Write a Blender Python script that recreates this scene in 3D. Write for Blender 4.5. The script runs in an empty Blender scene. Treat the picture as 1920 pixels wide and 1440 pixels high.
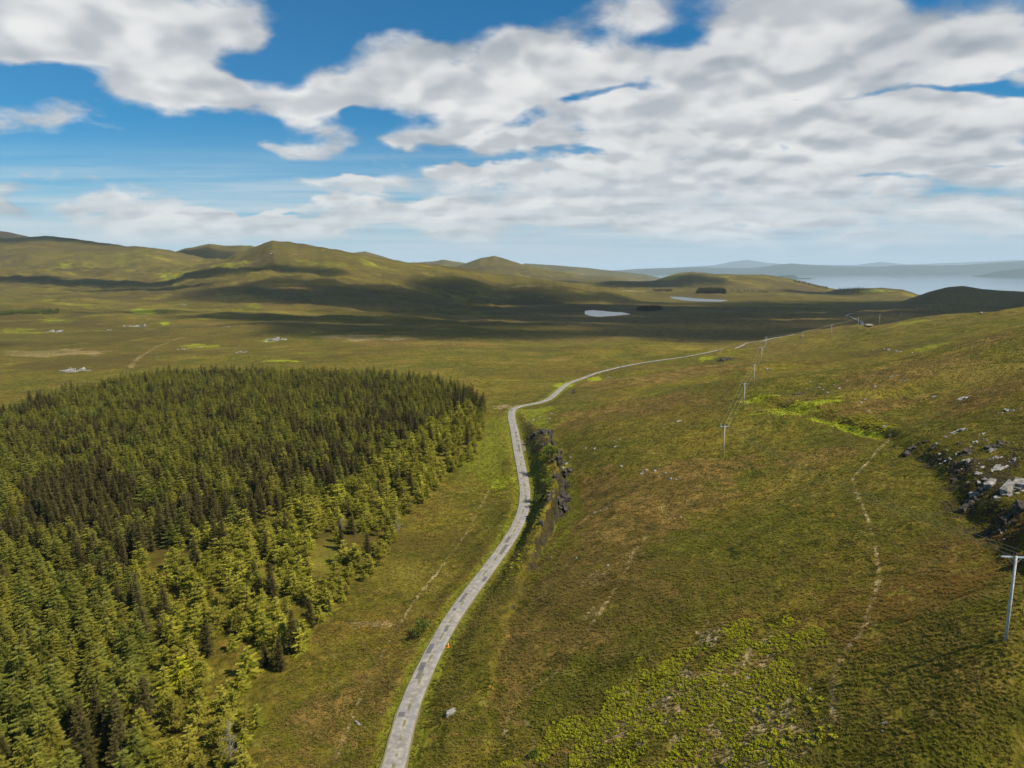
import bpy, math, random
import numpy as np
from mathutils import Vector, Matrix

random.seed(7)
RNG = np.random.default_rng(7)
S = bpy.context.scene
COL = S.collection
R = math.radians

# ---------------------------------------------------------------- camera
CAMZ = 160.0
PITCH = 9.62
cam_d = bpy.data.cameras.new('camera')
cam_d.lens = 24.0
cam_d.sensor_width = 36.0
cam_d.clip_start = 0.5
cam_d.clip_end = 200000.0
cam = bpy.data.objects.new('camera', cam_d)
cam.location = (0, 0, CAMZ)
cam.rotation_euler = (R(90 - PITCH), 0, 0)
COL.objects.link(cam)
S.camera = cam
SP, CP = math.sin(R(PITCH)), math.cos(R(PITCH))

# ---------------------------------------------------------------- exposure, sun, sky
S.view_settings.view_transform = 'Standard'
S.view_settings.look = 'None'
S.view_settings.exposure = 0.42
S.view_settings.gamma = 1.0
S.cycles.max_bounces = 6
S.cycles.diffuse_bounces = 2
S.cycles.glossy_bounces = 2
S.cycles.transmission_bounces = 2
S.cycles.volume_bounces = 1
S.cycles.transparent_max_bounces = 24
S.cycles.caustics_reflective = False
S.cycles.caustics_refractive = False
S.cycles.use_denoising = True
SUN_EL, SUN_AZ = 50.0, math.degrees(math.atan2(0.91, -0.41))   # azimuth clockwise from +Y
SUN = Vector((math.sin(R(SUN_AZ)) * math.cos(R(SUN_EL)), math.cos(R(SUN_AZ)) * math.cos(R(SUN_EL)), math.sin(R(SUN_EL))))
sun_d = bpy.data.lights.new('sun', 'SUN')
sun_d.energy = 5.0
sun_d.angle = R(0.5)
sun_d.color = (1.0, 0.93, 0.80)
sun = bpy.data.objects.new('sun', sun_d)
sun.rotation_euler = SUN.to_track_quat('Z', 'Y').to_euler()
sun.location = (0, 0, 900)
COL.objects.link(sun)


class NT:
    """tiny helper to write node graphs as expressions"""
    def __init__(s, nt):
        s.nt = nt
    def node(s, t, **kw):
        n = s.nt.nodes.new(t)
        for k, v in kw.items():
            setattr(n, k, v)
        return n
    def put(s, sock, v):
        if v is None:
            return
        if isinstance(v, bpy.types.NodeSocket):
            s.nt.links.new(v, sock)
        else:
            if sock.type == 'RGBA' and len(v) == 3:
                v = tuple(v) + (1,)
            sock.default_value = v
    def m(s, op, a, b=None, c=None, clamp=False):
        n = s.node('ShaderNodeMath', operation=op, use_clamp=clamp)
        s.put(n.inputs[0], a); s.put(n.inputs[1], b); s.put(n.inputs[2], c)
        return n.outputs[0]
    def vm(s, op, a, b=None, scale=None):
        n = s.node('ShaderNodeVectorMath', operation=op)
        s.put(n.inputs[0], a); s.put(n.inputs[1], b)
        if scale is not None:
            s.put(n.inputs['Scale'], scale)
        return n.outputs['Value'] if op in ('DOT_PRODUCT', 'LENGTH') else n.outputs[0]
    def noise(s, vec, scale, detail=4, rough=0.55, dist=0.0, dims='3D', color=False):
        n = s.node('ShaderNodeTexNoise', noise_dimensions=dims)
        s.put(n.inputs['Vector'], vec)
        n.inputs['Scale'].default_value = scale
        n.inputs['Detail'].default_value = detail
        n.inputs['Roughness'].default_value = rough
        n.inputs['Distortion'].default_value = dist
        return n.outputs['Color' if color else 'Fac']
    def step(s, v, lo, hi, t0=0.0, t1=1.0):
        n = s.node('ShaderNodeMapRange', interpolation_type='SMOOTHSTEP')
        s.put(n.inputs[0], v)
        for i, q in zip((1, 2, 3, 4), (lo, hi, t0, t1)):
            s.put(n.inputs[i], q)
        return n.outputs[0]
    def mix(s, f, a, b, blend='MIX'):
        n = s.node('ShaderNodeMix', data_type='RGBA', blend_type=blend)
        n.clamp_factor = True
        s.put(n.inputs[0], f); s.put(n.inputs[6], a); s.put(n.inputs[7], b)
        return n.outputs[2]
    def xyz(s, x, y, z=0.0):
        n = s.node('ShaderNodeCombineXYZ')
        s.put(n.inputs[0], x); s.put(n.inputs[1], y); s.put(n.inputs[2], z)
        return n.outputs[0]
    def sep(s, v):
        n = s.node('ShaderNodeSeparateXYZ'); s.put(n.inputs[0], v); return n.outputs
    def sepc(s, v):
        n = s.node('ShaderNodeSeparateColor'); s.put(n.inputs[0], v); return n.outputs
    def attr(s, name, typ='GEOMETRY'):
        n = s.node('ShaderNodeAttribute', attribute_name=name, attribute_type=typ); return n


def slope_of(py):
    v = (py - 720.0) / 1280.0
    return (SP + v * CP) / (CP - v * SP)

def az_of(px, py):
    v = (py - 720.0) / 1280.0
    return ((px - 960.0) / 1280.0) / (CP - v * SP)


def build_world():
    w = bpy.data.worlds.new('World')
    S.world = w
    w.use_nodes = True
    nt = w.node_tree
    nt.nodes.clear()
    g = NT(nt)
    out = g.node('ShaderNodeOutputWorld')
    bg = g.node('ShaderNodeBackground')
    sky = g.node('ShaderNodeTexSky', sky_type='NISHITA')
    sky.sun_disc = False
    sky.sun_elevation = R(SUN_EL)
    sky.sun_rotation = R(SUN_AZ)
    sky.altitude = 200
    sky.air_density = 1.0
    sky.dust_density = 0.4
    sky.ozone_density = 3.0
    STR = 0.08
    d = g.node('ShaderNodeTexCoord').outputs['Generated']
    x, y, z = g.sep(d)[:3]
    zz = g.m('MAXIMUM', z, 0.0)
    ys = g.m('MAXIMUM', y, 0.08)
    a = g.m('DIVIDE', x, ys)
    b = g.m('DIVIDE', zz, ys)
    zp = g.m('ADD', zz, 0.30)
    P = g.xyz(g.m('DIVIDE', x, zp), g.m('DIVIDE', y, zp), 0.0)
    # organic warp of the large layout
    wn = g.noise(P, 3.0, 4, 0.5, color=True)
    wx, wy = g.sep(wn)[:2]
    aw = g.m('MULTIPLY_ADD', g.m('SUBTRACT', wx, 0.5), 0.22, a)
    bw = g.m('MULTIPLY_ADD', g.m('SUBTRACT', wy, 0.5), 0.12, b)
    AB = g.xyz(aw, bw, 0.0)
    blobs = [(130, 40, 230, 70, .50), (30, 95, 90, 25, .3), (440, 20, 70, 40, .34), (500, 205, 190, 38, .48), (330, 140, 110, 40, .26), (640, 150, 70, 40, .2),
             (780, 120, 150, 45, .38), (900, 190, 130, 36, .42), (700, 65, 80, 22, .2), (600, 276, 90, 22, .50), (850, 258, 90, 22, .46), (740, 286, 36, 13, .4), (1010, 272, 60, 24, .42),
             (910, 322, 100, 16, .52), (1130, 130, 140, 50, .46), (1010, 100, 60, 40, .3), (1640, 75, 360, 82, .72), (1880, 90, 160, 60, .4), (300, 60, 160, 50, .25), (1400, 110, 100, 44, .3), (1200, 255, 160, 38, .40), (1450, 230, 150, 40, .34), (1720, 245, 230, 44, .5),
             (1300, 330, 200, 30, .38), (1600, 320, 330, 36, .52), (1150, 215, 120, 16, .2), (1650, 205, 300, 22, .3), (620, 215, 60, 30, .2), (1080, 355, 120, 18, .36), (1000, 400, 300, 36, .30), (1500, 410, 520, 34, .42), (70, 238, 110, 24, .42), (350, 180, 90, 24, .25), (420, 150, 80, 20, .2), (200, 262, 60, 8, .12),
             (20, 366, 110, 20, .42), (180, 395, 180, 22, .44), (420, 420, 230, 20, .44), (700, 395, 180, 34, .34), (590, 348, 120, 8, .30), (1200, 22, 60, 30, .36), (40, 300, 120, 6, .2), (260, 310, 50, 5, .2), (520, 394, 44, 4, .2),
             (330, 300, 300, 55, -.62), (480, 100, 80, 46, -.36), (20, 172, 140, 36, -.40), (720, 12, 260, 26, -.42), (560, 60, 60, 30, -.3), (820, 60, 90, 14, -.2), (1230, 60, 60, 38, -.36), (1210, 200, 120, 11, -.36), (1060, 195, 40, 10, -.2),
             (970, 225, 40, 18, -.30), (1830, 172, 130, 11, -.46), (1500, 172, 140, 6, -.2), (1650, 343, 70, 7, -.42), (540, 380, 80, 11, -.46), (700, 250, 24, 36, -.40), (1440, 232, 26, 10, -.4), (1480, 255, 20, 10, -.3), (1110, 302, 70, 7, -.34), (1860, 318, 120, 6, -.3),
             (780, 300, 60, 8, -.2), (950, 300, 60, 5, -.2), (1250, 292, 120, 5, -.2), (300, 200, 40, 30, -.15)]
    acc = None
    for (px, py, rx, ry, amp) in blobs:
        ca, cb = az_of(px, py), -slope_of(py)
        sa = 1.0 / (rx / 1280.0); sb = 1.0 / (ry / 1280.0)
        v = g.vm('MULTIPLY', g.vm('SUBTRACT', AB, (ca, cb, 0)), (sa, sb, 0))
        e = g.m('POWER', 0.45, g.vm('DOT_PRODUCT', v, v))
        acc = g.m('MULTIPLY_ADD', e, amp, acc if acc is not None else 0.0)
    n1 = g.noise(P, 2.4, 7, 0.52, 0.1)
    n2 = g.noise(P, 7.5, 7, 0.56, 0.2)
    def density(off):
        # a copy of the field moved a little toward the light gives lit and shaded sides
        A_ = g.noise(g.vm('ADD', P, off), 2.4, 3, 0.45, 0.1)
        B_ = g.noise(g.vm('ADD', P, off), 7.5, 2, 0.45, 0.2)
        return g.m('MULTIPLY_ADD', g.m('SUBTRACT', A_, 0.5), 0.80, g.m('MULTIPLY', g.m('SUBTRACT', B_, 0.5), 0.62))
    vo = g.node('ShaderNodeTexVoronoi', feature='SMOOTH_F1')
    g.put(vo.inputs['Vector'], g.vm('ADD', P, g.vm('SCALE', g.noise(P, 6.0, 4, 0.55, color=True), scale=0.12)))
    vo.inputs['Scale'].default_value = 4.2; vo.inputs['Smoothness'].default_value = 0.35
    puff = g.m('SUBTRACT', 0.45, vo.outputs['Distance'])
    fld = g.m('MULTIPLY_ADD', g.m('SUBTRACT', n1, 0.5), 0.80, g.m('MULTIPLY', g.m('SUBTRACT', n2, 0.5), 0.72))
    dens = g.m('SUBTRACT', g.m('MULTIPLY_ADD', puff, 0.55, g.m('ADD', acc, fld)), 0.045)
    mask = g.step(dens, -0.08, 0.26)
    dv = g.m('SUBTRACT', density((0.03, 0.055, 0.0)), density((0.0, 0.0, 0.0)))
    li = g.step(dv, -0.14, 0.12)
    n3 = g.noise(P, 3.6, 4, 0.5)
    core = g.step(dens, 0.25, 0.85)
    br = g.m('MULTIPLY_ADD', li, 0.50, 0.08)
    br = g.m('MULTIPLY_ADD', g.step(n3, 0.32, 0.66), 0.22, br)
    br = g.m('MULTIPLY_ADD', g.m('POWER', mask, 2.0), 0.22, br)
    br = g.m('MULTIPLY_ADD', core, -0.10, br)
    br = g.m('MULTIPLY_ADD', puff, 0.40, br)
    ccol = g.mix(g.m('MINIMUM', br, 1.0), (0.21, 0.245, 0.29), (0.66, 0.655, 0.645))
    ccol = g.vm('SCALE', ccol, scale=1.0 / STR)
    skyc = g.vm('MULTIPLY', sky.outputs[0], (0.09, 0.64, 0.90))
    # high thin veil that whitens the low sky
    veil = g.m('MULTIPLY', g.step(b, 0.22, 0.0), g.step(g.noise(g.vm('MULTIPLY', P, (0.35, 1.0, 1.0)), 0.55, 6, 0.6), 0.25, 0.7, 0.45, 0.9))
    skyc = g.mix(veil, skyc, (0.34 / STR, 0.45 / STR, 0.53 / STR))
    strk = g.noise(g.xyz(g.m('MULTIPLY', a, 2.2), g.m('MULTIPLY', b, 60.0), 0.0), 1.0, 6, 0.6)
    low = g.m('MULTIPLY', g.step(b, 0.19, 0.06), g.step(strk, 0.34, 0.64))
    col = g.mix(g.m('MULTIPLY', mask, g.step(b, 0.0, 0.06, 0.3, 0.97)), skyc, ccol)
    col = g.mix(g.m('MULTIPLY', low, 0.72), col, (0.50 / STR, 0.545 / STR, 0.57 / STR))
    fin = g.step(b, 0.060, 0.0, 0.0, 0.70)
    col = g.mix(fin, col, (0.40 / STR, 0.49 / STR, 0.55 / STR))
    g.put(bg.inputs[0], col)
    bg.inputs[1].default_value = STR
    nt.links.new(bg.outputs[0], out.inputs[0])
    w.cycles.sampling_method = 'MANUAL'
    w.cycles.sample_map_resolution = 512

build_world()

# ---------------------------------------------------------------- numeric noise
def perlin(x, y, seed=0):
    xi = np.floor(x).astype(np.int64); yi = np.floor(y).astype(np.int64)
    xf = x - xi; yf = y - yi
    u = xf * xf * xf * (xf * (xf * 6 - 15) + 10); v = yf * yf * yf * (yf * (yf * 6 - 15) + 10)
    def gr(ix, iy, fx, fy):
        h = (ix * 374761393 + iy * 668265263 + seed * 1442695041) & 0xffffffff
        h = ((h ^ (h >> 13)) * 1274126177) & 0xffffffff
        h = h ^ (h >> 16)
        a = (h & 0xffff) * (2 * math.pi / 65536.0)
        return np.cos(a) * fx + np.sin(a) * fy
    n00 = gr(xi, yi, xf, yf); n10 = gr(xi + 1, yi, xf - 1, yf)
    n01 = gr(xi, yi + 1, xf, yf - 1); n11 = gr(xi + 1, yi + 1, xf - 1, yf - 1)
    return ((n00 * (1 - u) + n10 * u) * (1 - v) + (n01 * (1 - u) + n11 * u) * v) * 1.5

def fbm(x, y, oct=4, seed=0, gain=0.5):
    a, s, t = 1.0, 0.0, 0.0
    for o in range(oct):
        s = s + a * perlin(x, y, seed + o * 17); t += a
        a *= gain; x = x * 2.03 + 11.7; y = y * 2.03 - 5.3
    return s / t * 1.4

def sst(v, lo, hi):
    t = np.clip((v - lo) / (hi - lo), 0, 1)
    return t * t * (3 - 2 * t)

# ---------------------------------------------------------------- terrain: control points (photo column, row, metres below the camera)
def at_hb(px, py, hb):
    v = (py - 720.0) / 1280.0; u = (px - 960.0) / 1280.0
    zc = hb / (SP + v * CP)
    return zc * u, zc * (CP - v * SP), CAMZ - hb

CTRL = [(740,1430,68),(810,1210,68),(900,1090,68),(970,980,68),(985,900,68),(960,780,68),(1060,735,68),(1140,693,67),(1290,668,66),(1400,645,66),(1432,638,66),
 (600,1430,69),(300,1430,71),(0,1430,73),(-400,1300,75),(300,1100,72),(0,1000,74),(600,1000,70),(400,850,72),(0,850,75),(-400,850,76),(850,850,69),(700,740,71),(0,760,75),(-400,740,76),
 (900,680,70),(600,660,72),(300,650,73),(0,650,74),(900,630,73),(600,610,70),(300,600,68),(0,600,66),(-400,640,72),
 (0,560,56),(300,560,58),(600,570,66),(0,530,36),(300,530,40),(-400,530,30),
 (1000,600,85),(1000,560,95),(850,560,84),(850,600,80),(1140,588,90),(1080,592,90),(1200,590,89),(1310,561,100),(1240,561,100),(1380,562,99),(1200,622,80),(1200,650,68),(1050,650,72),
 (1480,588,85),(1590,592,82),(1620,609,80),(1790,572,78),(1950,566,72),
 (1500,622,56),(1600,612,50),(1700,603,42),(1800,590,35),(1920,577,28),(2200,560,20),
 (1885,1200,38),(1920,1440,45),(1300,1440,56),(1000,1440,64),(1300,1200,54),(1600,1200,46),(1000,1200,62),(1100,1000,60),(1357,857,54),(1300,1000,55),(1600,1000,47),
 (1100,850,61),(1394,766,50),(1413,723,51),(1427,683,57),(1200,750,60),(1100,780,63),(1600,850,46),(1880,1000,40),(1700,800,44),(1850,870,39),(1880,770,34),(1750,720,40),
 (1600,720,46),(1800,700,37),(1850,640,33),(1500,680,54),(1650,660,46),(1550,640,54),(1300,700,62),(2200,1000,30),(2200,700,25),(2300,1300,36),(2300,1439,41),(2700,1300,38),(2300,1800,50),(2700,1600,46),(1300,1600,58),(2000,1700,50),(700,1700,68),(0,1700,73)]
CTRL_W = [(1500,850,80),(1650,800,78),(1800,780,74),(1950,760,70),(2200,760,66),(1440,760,76),(1650,1500,88),(1900,1500,84),(2200,1500,80),
 (-400,3000,0),(0,3000,0),(600,3000,35),(1000,3500,66),(1300,2800,80),(1600,2600,110),(2000,2600,110),(2200,3000,120),(1450,2200,98),(-400,2300,0),(0,2350,-8),(150,2450,-30),(300,2550,-40),(400,2300,-14),(520,2100,-8),(400,1900,12),(620,2000,16),(760,2000,36),(700,2600,40)]
pts, val = [], []
for (px, py, hb) in CTRL:
    X, Y, Z = at_hb(px, py, hb)
    pts.append((X / Y, math.log(Y))); val.append((hb - 68.0) / Y)
for (px, Y, hb) in CTRL_W:
    pts.append(((px - 960) / 1280.0 / CP, math.log(Y))); val.append((hb - 68.0) / Y)
TP = np.array(pts) * np.array([1.6, 1.0]); TV = np.array(val)
def tpk(d2):
    return 0.5 * d2 * np.log(d2 + 1e-9)
_n = len(TP)
_A = np.zeros((_n + 3, _n + 3))
_A[:_n, :_n] = tpk(((TP[:, None] - TP[None]) ** 2).sum(-1)) + np.eye(_n) * 2e-4
_A[:_n, _n] = 1; _A[:_n, _n + 1:] = TP; _A[_n, :_n] = 1; _A[_n + 1:, :_n] = TP.T
TW = np.linalg.solve(_A, np.concatenate([TV, np.zeros(3)]))

def tps(u, w):
    u = np.clip(u, -1.25, 1.15) * 1.6; w = np.clip(w, 3.75, 8.05)
    r = TW[_n] + TW[_n + 1] * u + TW[_n + 2] * w
    for i in range(_n):
        r += TW[i] * tpk((u - TP[i, 0]) ** 2 + (w - TP[i, 1]) ** 2)
    return r

RIDGES = [  # crest line in the photo, distance, front width, back width, foot height, roughness, noise seed
 ([(-500,425),(-200,415),(0,433),(20,435),(60,444),(120,466),(200,520)], 3700, 500, 500, 90, 8, 1),
 ([(-500,425),(-100,438),(0,446),(40,447),(90,441),(130,446),(190,456),(260,464),(320,471),(420,492),(560,530)], 2750, 600, 500, 120, 20, 2),
 ([(230,505),(330,472),(350,465),(395,457),(430,461),(470,461),(520,475),(620,505)], 3100, 500, 500, 110, 26, 3),
 ([(300,545),(400,503),(440,474),(480,462),(510,453),(545,456),(600,465),(650,473),(700,482),(760,491),(820,496),(870,503),(930,513),(1000,521),(1090,532),(1200,546),(1300,562)], 2350, 560, 450, 95, 18, 4),
 ([(580,505),(650,475),(685,471),(710,478),(745,490),(800,508)], 5200, 600, 600, 98, 12, 5),
 ([(750,506),(785,492),(815,490),(830,487),(870,493),(910,506)], 6800, 700, 700, 98, 12, 6),
 ([(820,514),(880,491),(900,484),(925,480),(950,486),(985,497),(1020,504),(1070,512)], 4600, 500, 500, 98, 26, 7),
 ([(940,506),(985,494),(1050,498),(1100,502),(1150,508),(1210,515)], 7500, 700, 700, -20, 10, 8),
 ([(1060,525),(1150,513),(1250,513),(1300,510),(1340,514),(1430,515),(1480,523),(1550,540),(1600,550),(1700,565)], 3300, 620, 350, -30, 7, 9),
 ([(1530,553),(1570,543),(1600,541),(1650,540),(1690,543),(1710,549),(1740,562)], 2900, 330, 200, -30, 5, 10),
 ([(1600,585),(1680,568),(1740,547),(1770,539),(1800,536),(1840,542),(1920,547),(2100,548),(2400,550)], 1950, 380, 300, -20, 4, 11),
 ([(1080,512),(1200,504),(1300,501),(1400,503),(1430,500),(1480,494),(1560,499),(1640,500),(1700,497),(1760,498),(1800,497),(1860,493),(1920,489),(2200,488),(2600,492)], 18000, 900, 1500, -30, 30, 12),
 ([(1230,504),(1340,497),(1370,491),(1400,487),(1440,493),(1480,496),(1600,497),(1650,491),(1700,496),(1850,490),(1900,487),(2000,489),(2300,492)], 31000, 2500, 3000, -30, 30, 13),
 ([(1800,522),(1835,516),(1870,508),(1920,503),(2100,500),(2400,504)], 13000, 350, 500, -20, 20, 14),
 ([(1455,519.5),(1465,515),(1475,514.5),(1490,516),(1497,519.5)], 10500, 80, 80, -20, 1, 15),
 ([(1672,519.0),(1682,517.6),(1692,519.0)], 12500, 60, 60, -20, 1, 16),
]
RD = []
for (poly, Yc, wf, wb, z0, rough, seed) in RIDGES:
    p = np.array([(q[0], CAMZ - Yc * slope_of(q[1])) for q in poly], float)
    p[:, 0] = [az_of(q[0], q[1]) for q in poly]
    p = np.vstack([[p[0, 0] - 0.10, -80], p, [p[-1, 0] + 0.10, -80]])
    RD.append((p, Yc, wf, wb, z0, rough, seed))

KNOLL = []
for (px, py, hb, kr, kf, kh) in ((1350, 666, 65.5, 34, 14, 3.4), (1170, 702, 66, 14, 10, 1.6), (1460, 700, 56, 40, 14, 2.5), (1500, 738, 53, 26, 12, 2.2), (1700, 730, 42, 40, 18, 3), (1600, 668, 50, 60, 20, 3), (1800, 668, 36, 50, 24, 3.5)):
    a_, b_, _ = at_hb(px, py, hb)
    KNOLL.append((a_, b_, kr, kf, kh))

def smax(a, b, k):
    h = np.clip(0.5 + 0.5 * (b - a) / k, 0, 1)
    return a * (1 - h) + b * h + k * h * (1 - h)

def H0(X, Y):
    Y = np.maximum(Y, 1.0)
    Yq = np.sqrt(Y * Y + 0.02 * X * X)
    u = X / Yq; w = np.log(Yq)
    z = CAMZ - 68.0 - tps(u, w) * Yq
    # far ground
    far = sst(Y, 3100, 4300)
    zl = 98 + 8 * fbm(X / 900, Y / 900, 3, 5)
    side = sst(u, 0.14, 0.22)
    z = z * (1 - far) + far * (zl * (1 - side) - 30 * side)
    sink = sst(Y, 9000, 12000)
    z = z * (1 - sink) - 30 * sink
    # knolls and folds
    d1 = sst(Y, 420, 1300)
    z = z + 0.28 * fbm(X / 7, Y / 7, 3, 21) * (1 - sst(Y, 300, 900))
    z = z + (0.9 + 1.6 * d1) * fbm(X / 34, Y / 34, 4, 22)
    rgt = sst(X, 10, 80) * sst(Y, 150, 260) * (1 - sst(Y, 620, 800))
    z = z + rgt * 3.2 * (fbm(X / 75, Y / 60, 4, 27) + 0.1)
    for (kx, ky, kr, kf, kh) in KNOLL:
        z = z + kh * np.exp(-((X - kx) / kr) ** 2 - ((Y - ky) / kf) ** 2)
    left = 1 - sst(u, -0.05, 0.2)
    big = 1 - abs(fbm(X / 300, Y / 210, 5, 31))
    z = z + d1 * (1 - far) * ((4.0 + 6.0 * left) * fbm(X / 150, Y / 110, 5, 23) + sst(Y, 1300, 2200) * left * 40 * (big - 0.75))
    z = z + sst(Y, 1200, 1900) * (1 - far) * (1 - sst(u, 0.0, 0.35)) * 9 * fbm(X / 75, Y / 60, 5, 29, 0.6)
    for (p, Yc, wf, wb, z0, rough, seed) in RD:
        if Y.size and (Y.max() < Yc - 3.2 * wf or Y.min() > Yc + 3.2 * wb):
            continue
        wf = wf * 1.3; wb = wb * 1.3
        Yw = Y + (0.35 * wf) * fbm(u * 3.1 + seed, w * 0 + seed, 3, 50 + seed)
        zc = np.interp(u, p[:, 0], p[:, 1], left=-80, right=-80)
        dY = Yw - Yc
        f = np.exp(-(dY / np.where(dY < 0, wf, wb)) ** 2)
        rid = -80 + (zc + 80) * f
        sc = min(max(120.0, rough * 22.0), 260.0)
        rr = fbm(X / sc, Y / (sc * 0.8), 5, 60 + seed, 0.55)
        cr = fbm(u * 1280 / 26.0, w * 0 + seed * 3.3, 4, 90 + seed)
        rid = rid + rough * rr * (1.0 - 0.85 * f) + min(rough, 20) * 0.16 * cr * f
        z = smax(z, rid, max(3.0, min(rough, 14) * 0.8))
    return z

def rays(P):
    """first crossing of the photo rays (px, py) with the terrain"""
    P = np.asarray(P, float).reshape(-1, 2)
    t = np.exp(np.linspace(math.log(30), math.log(20000), 900))
    out = []
    for k in range(0, len(P), 64):
        Q = P[k:k + 64]
        v = (Q[:, 1] - 720) / 1280; s = (SP + v * CP) / (CP - v * SP)
        a = ((Q[:, 0] - 960) / 1280) / (CP - v * SP)
        Yg = np.broadcast_to(t, (len(Q), len(t))).copy()
        Xg = a[:, None] * Yg
        zr = CAMZ - Yg * s[:, None]
        Hh = HT(Xg.ravel(), Yg.ravel()).reshape(Yg.shape)
        dz = zr - Hh
        for i in range(len(Q)):
            idx = np.nonzero(dz[i] < 0)[0]
            j = idx[0] if len(idx) else len(t) - 1
            j = max(j, 1)
            d0, d1 = dz[i, j - 1], dz[i, j]
            f = d0 / (d0 - d1) if d0 != d1 else 1
            f = min(max(f, 0), 1)
            y = t[j - 1] + f * (t[j] - t[j - 1])
            out.append((a[i] * y, y))
    return np.array(out)
HT = H0

def spline(P, step=2.0):
    P = np.asarray(P, float)
    Q = np.vstack([2 * P[0] - P[1], P, 2 * P[-1] - P[-2]])
    out = []
    for i in range(1, len(Q) - 2):
        L = np.linalg.norm(Q[i + 1][:2] - Q[i][:2]); n = max(2, int(L / step))
        for k in range(n):
            t = k / n
            out.append(0.5 * ((2 * Q[i]) + (-Q[i - 1] + Q[i + 1]) * t + (2 * Q[i - 1] - 5 * Q[i] + 4 * Q[i + 1] - Q[i + 2]) * t * t + (-Q[i - 1] + 3 * Q[i] - 3 * Q[i + 1] + Q[i + 2]) * t ** 3))
    out.append(P[-1])
    return np.array(out)

def pdist(X, Y, P, maxd=60.0):
    """distance to a polyline, signed side (+ right of travel), running length; only within maxd of its box"""
    P = np.asarray(P, float)
    D = np.full(X.shape, 1e9); SD = np.full(X.shape, 1e9); L = np.zeros(X.shape)
    m = (X > P[:, 0].min() - maxd) & (X < P[:, 0].max() + maxd) & (Y > P[:, 1].min() - maxd) & (Y < P[:, 1].max() + maxd)
    if not m.any():
        return D, SD, L
    x = X[m]; y = Y[m]
    d = np.full(x.shape, 1e9); sd = np.full(x.shape, 1e9); l = np.zeros(x.shape)
    acc = 0.0
    for i in range(len(P) - 1):
        ax, ay = P[i, 0], P[i, 1]; bx, by = P[i + 1, 0] - ax, P[i + 1, 1] - ay
        ll = math.hypot(bx, by)
        if ll < 1e-6:
            continue
        t = np.clip(((x - ax) * bx + (y - ay) * by) / (ll * ll), 0, 1)
        ex = x - ax - t * bx; ey = y - ay - t * by
        q = np.hypot(ex, ey)
        b = q < d
        d = np.where(b, q, d)
        sd = np.where(b, q * np.sign(ex * by - ey * bx), sd)
        l = np.where(b, acc + t * ll, l)
        acc += ll
    D[m] = d; SD[m] = sd; L[m] = l
    return D, SD, L

# ---------------------------------------------------------------- the road, banks and lochs in plan
ROAD_PX = [(742,1439),(747,1390),(763,1335),(787,1275),(812,1222),(845,1165),(880,1115),(915,1070),(947,1022),(970,985),(983,950),(984,915),(978,880),(971,845),(965,810),(959,783),(962,768),(975,762),(1000,757),(1030,747),(1062,722),(1090,710),(1115,702),(1138,693),(1190,683),(1235,676),(1290,668),(1340,656),(1400,645),(1420,641),(1434,637)]
rp = rays(ROAD_PX)
rp = np.vstack([rp[0] + (rp[0] - rp[1]) * 1.5 + np.array([-2, 0]), rp])
e = rp[-1]
rp = np.vstack([rp, e + np.array([45, 40]), e + np.array([110, 95]), e + np.array([190, 150])])
ROAD = spline(rp, 2.5)
for _ in range(6):
    ROAD[1:-1] = 0.25 * ROAD[:-2] + 0.5 * ROAD[1:-1] + 0.25 * ROAD[2:]
rz = H0(ROAD[:, 0], ROAD[:, 1])
for _ in range(60):
    rz[1:-1] = 0.25 * rz[:-2] + 0.5 * rz[1:-1] + 0.25 * rz[2:]
ROADL = np.concatenate([[0], np.cumsum(np.hypot(*np.diff(ROAD, axis=0).T))])
fr = rays([(1590,590),(1596,595),(1606,601),(1616,606),(1630,612)])
ROAD2 = spline(np.vstack([fr[0] + np.array([60, 30]), fr]), 6)
r2z = H0(ROAD2[:, 0], ROAD2[:, 1])
for _ in range(10):
    r2z[1:-1] = 0.25 * r2z[:-2] + 0.5 * r2z[1:-1] + 0.25 * r2z[2:]
R2L = np.concatenate([[0], np.cumsum(np.hypot(*np.diff(ROAD2, axis=0).T))])

CLIFF = rays([(975,770),(990,795),(1022,822),(1036,845),(1050,880),(1050,915),(1042,950),(1022,990),(1010,1030),(985,1080),(955,1150),(930,1220),(922,1300),(915,1400)])
CL = spline(CLIFF, 3)
CLL = np.concatenate([[0], np.cumsum(np.hypot(*np.diff(CL, axis=0).T))])
_cd = np.concatenate([[0], np.cumsum(np.hypot(*np.diff(CLIFF, axis=0).T))])
CLA = np.interp(CLL, _cd, [0.5,3.5,8,8,8.5,9,8.5,6.5,4,2.2,1.2,1.0,1.0,0.6])
GUL = rays([(1395,745),(1480,762),(1560,790),(1640,812),(1700,838),(1750,865),(1800,905),(1835,950),(1870,990),(1925,1030)])
GL = spline(GUL, 3)
GLL = np.concatenate([[0], np.cumsum(np.hypot(*np.diff(GL, axis=0).T))])
_gd = np.concatenate([[0], np.cumsum(np.hypot(*np.diff(GUL, axis=0).T))])
GLA = np.interp(GLL, _gd, [1.5,2.0,2.0,2.2,2.4,2.8,3.2,3.4,3.4,3.0])

LOCHS = [([(1097,583),(1112,581.5),(1130,583),(1150,585),(1165,585.5),(1184,589),(1165,591),(1140,593),(1122,594),(1105,592),(1097,589)], 70.0),
         ([(1255,556),(1280,556.5),(1300,559),(1335,561),(1368,563),(1350,565.5),(1310,565),(1280,563),(1262,560)], 60.0),
         ([(1140,541),(1165,540.5),(1185,542),(1165,544.5),(1142,544)], 58.0),
         ([(1012,540),(1028,539.5),(1030,541.5),(1014,542)], 62.0)]
LP = []
for poly, zl in LOCHS:
    LP.append((np.array([at_hb(a, b, CAMZ - zl)[:2] for a, b in poly]), zl))

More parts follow.
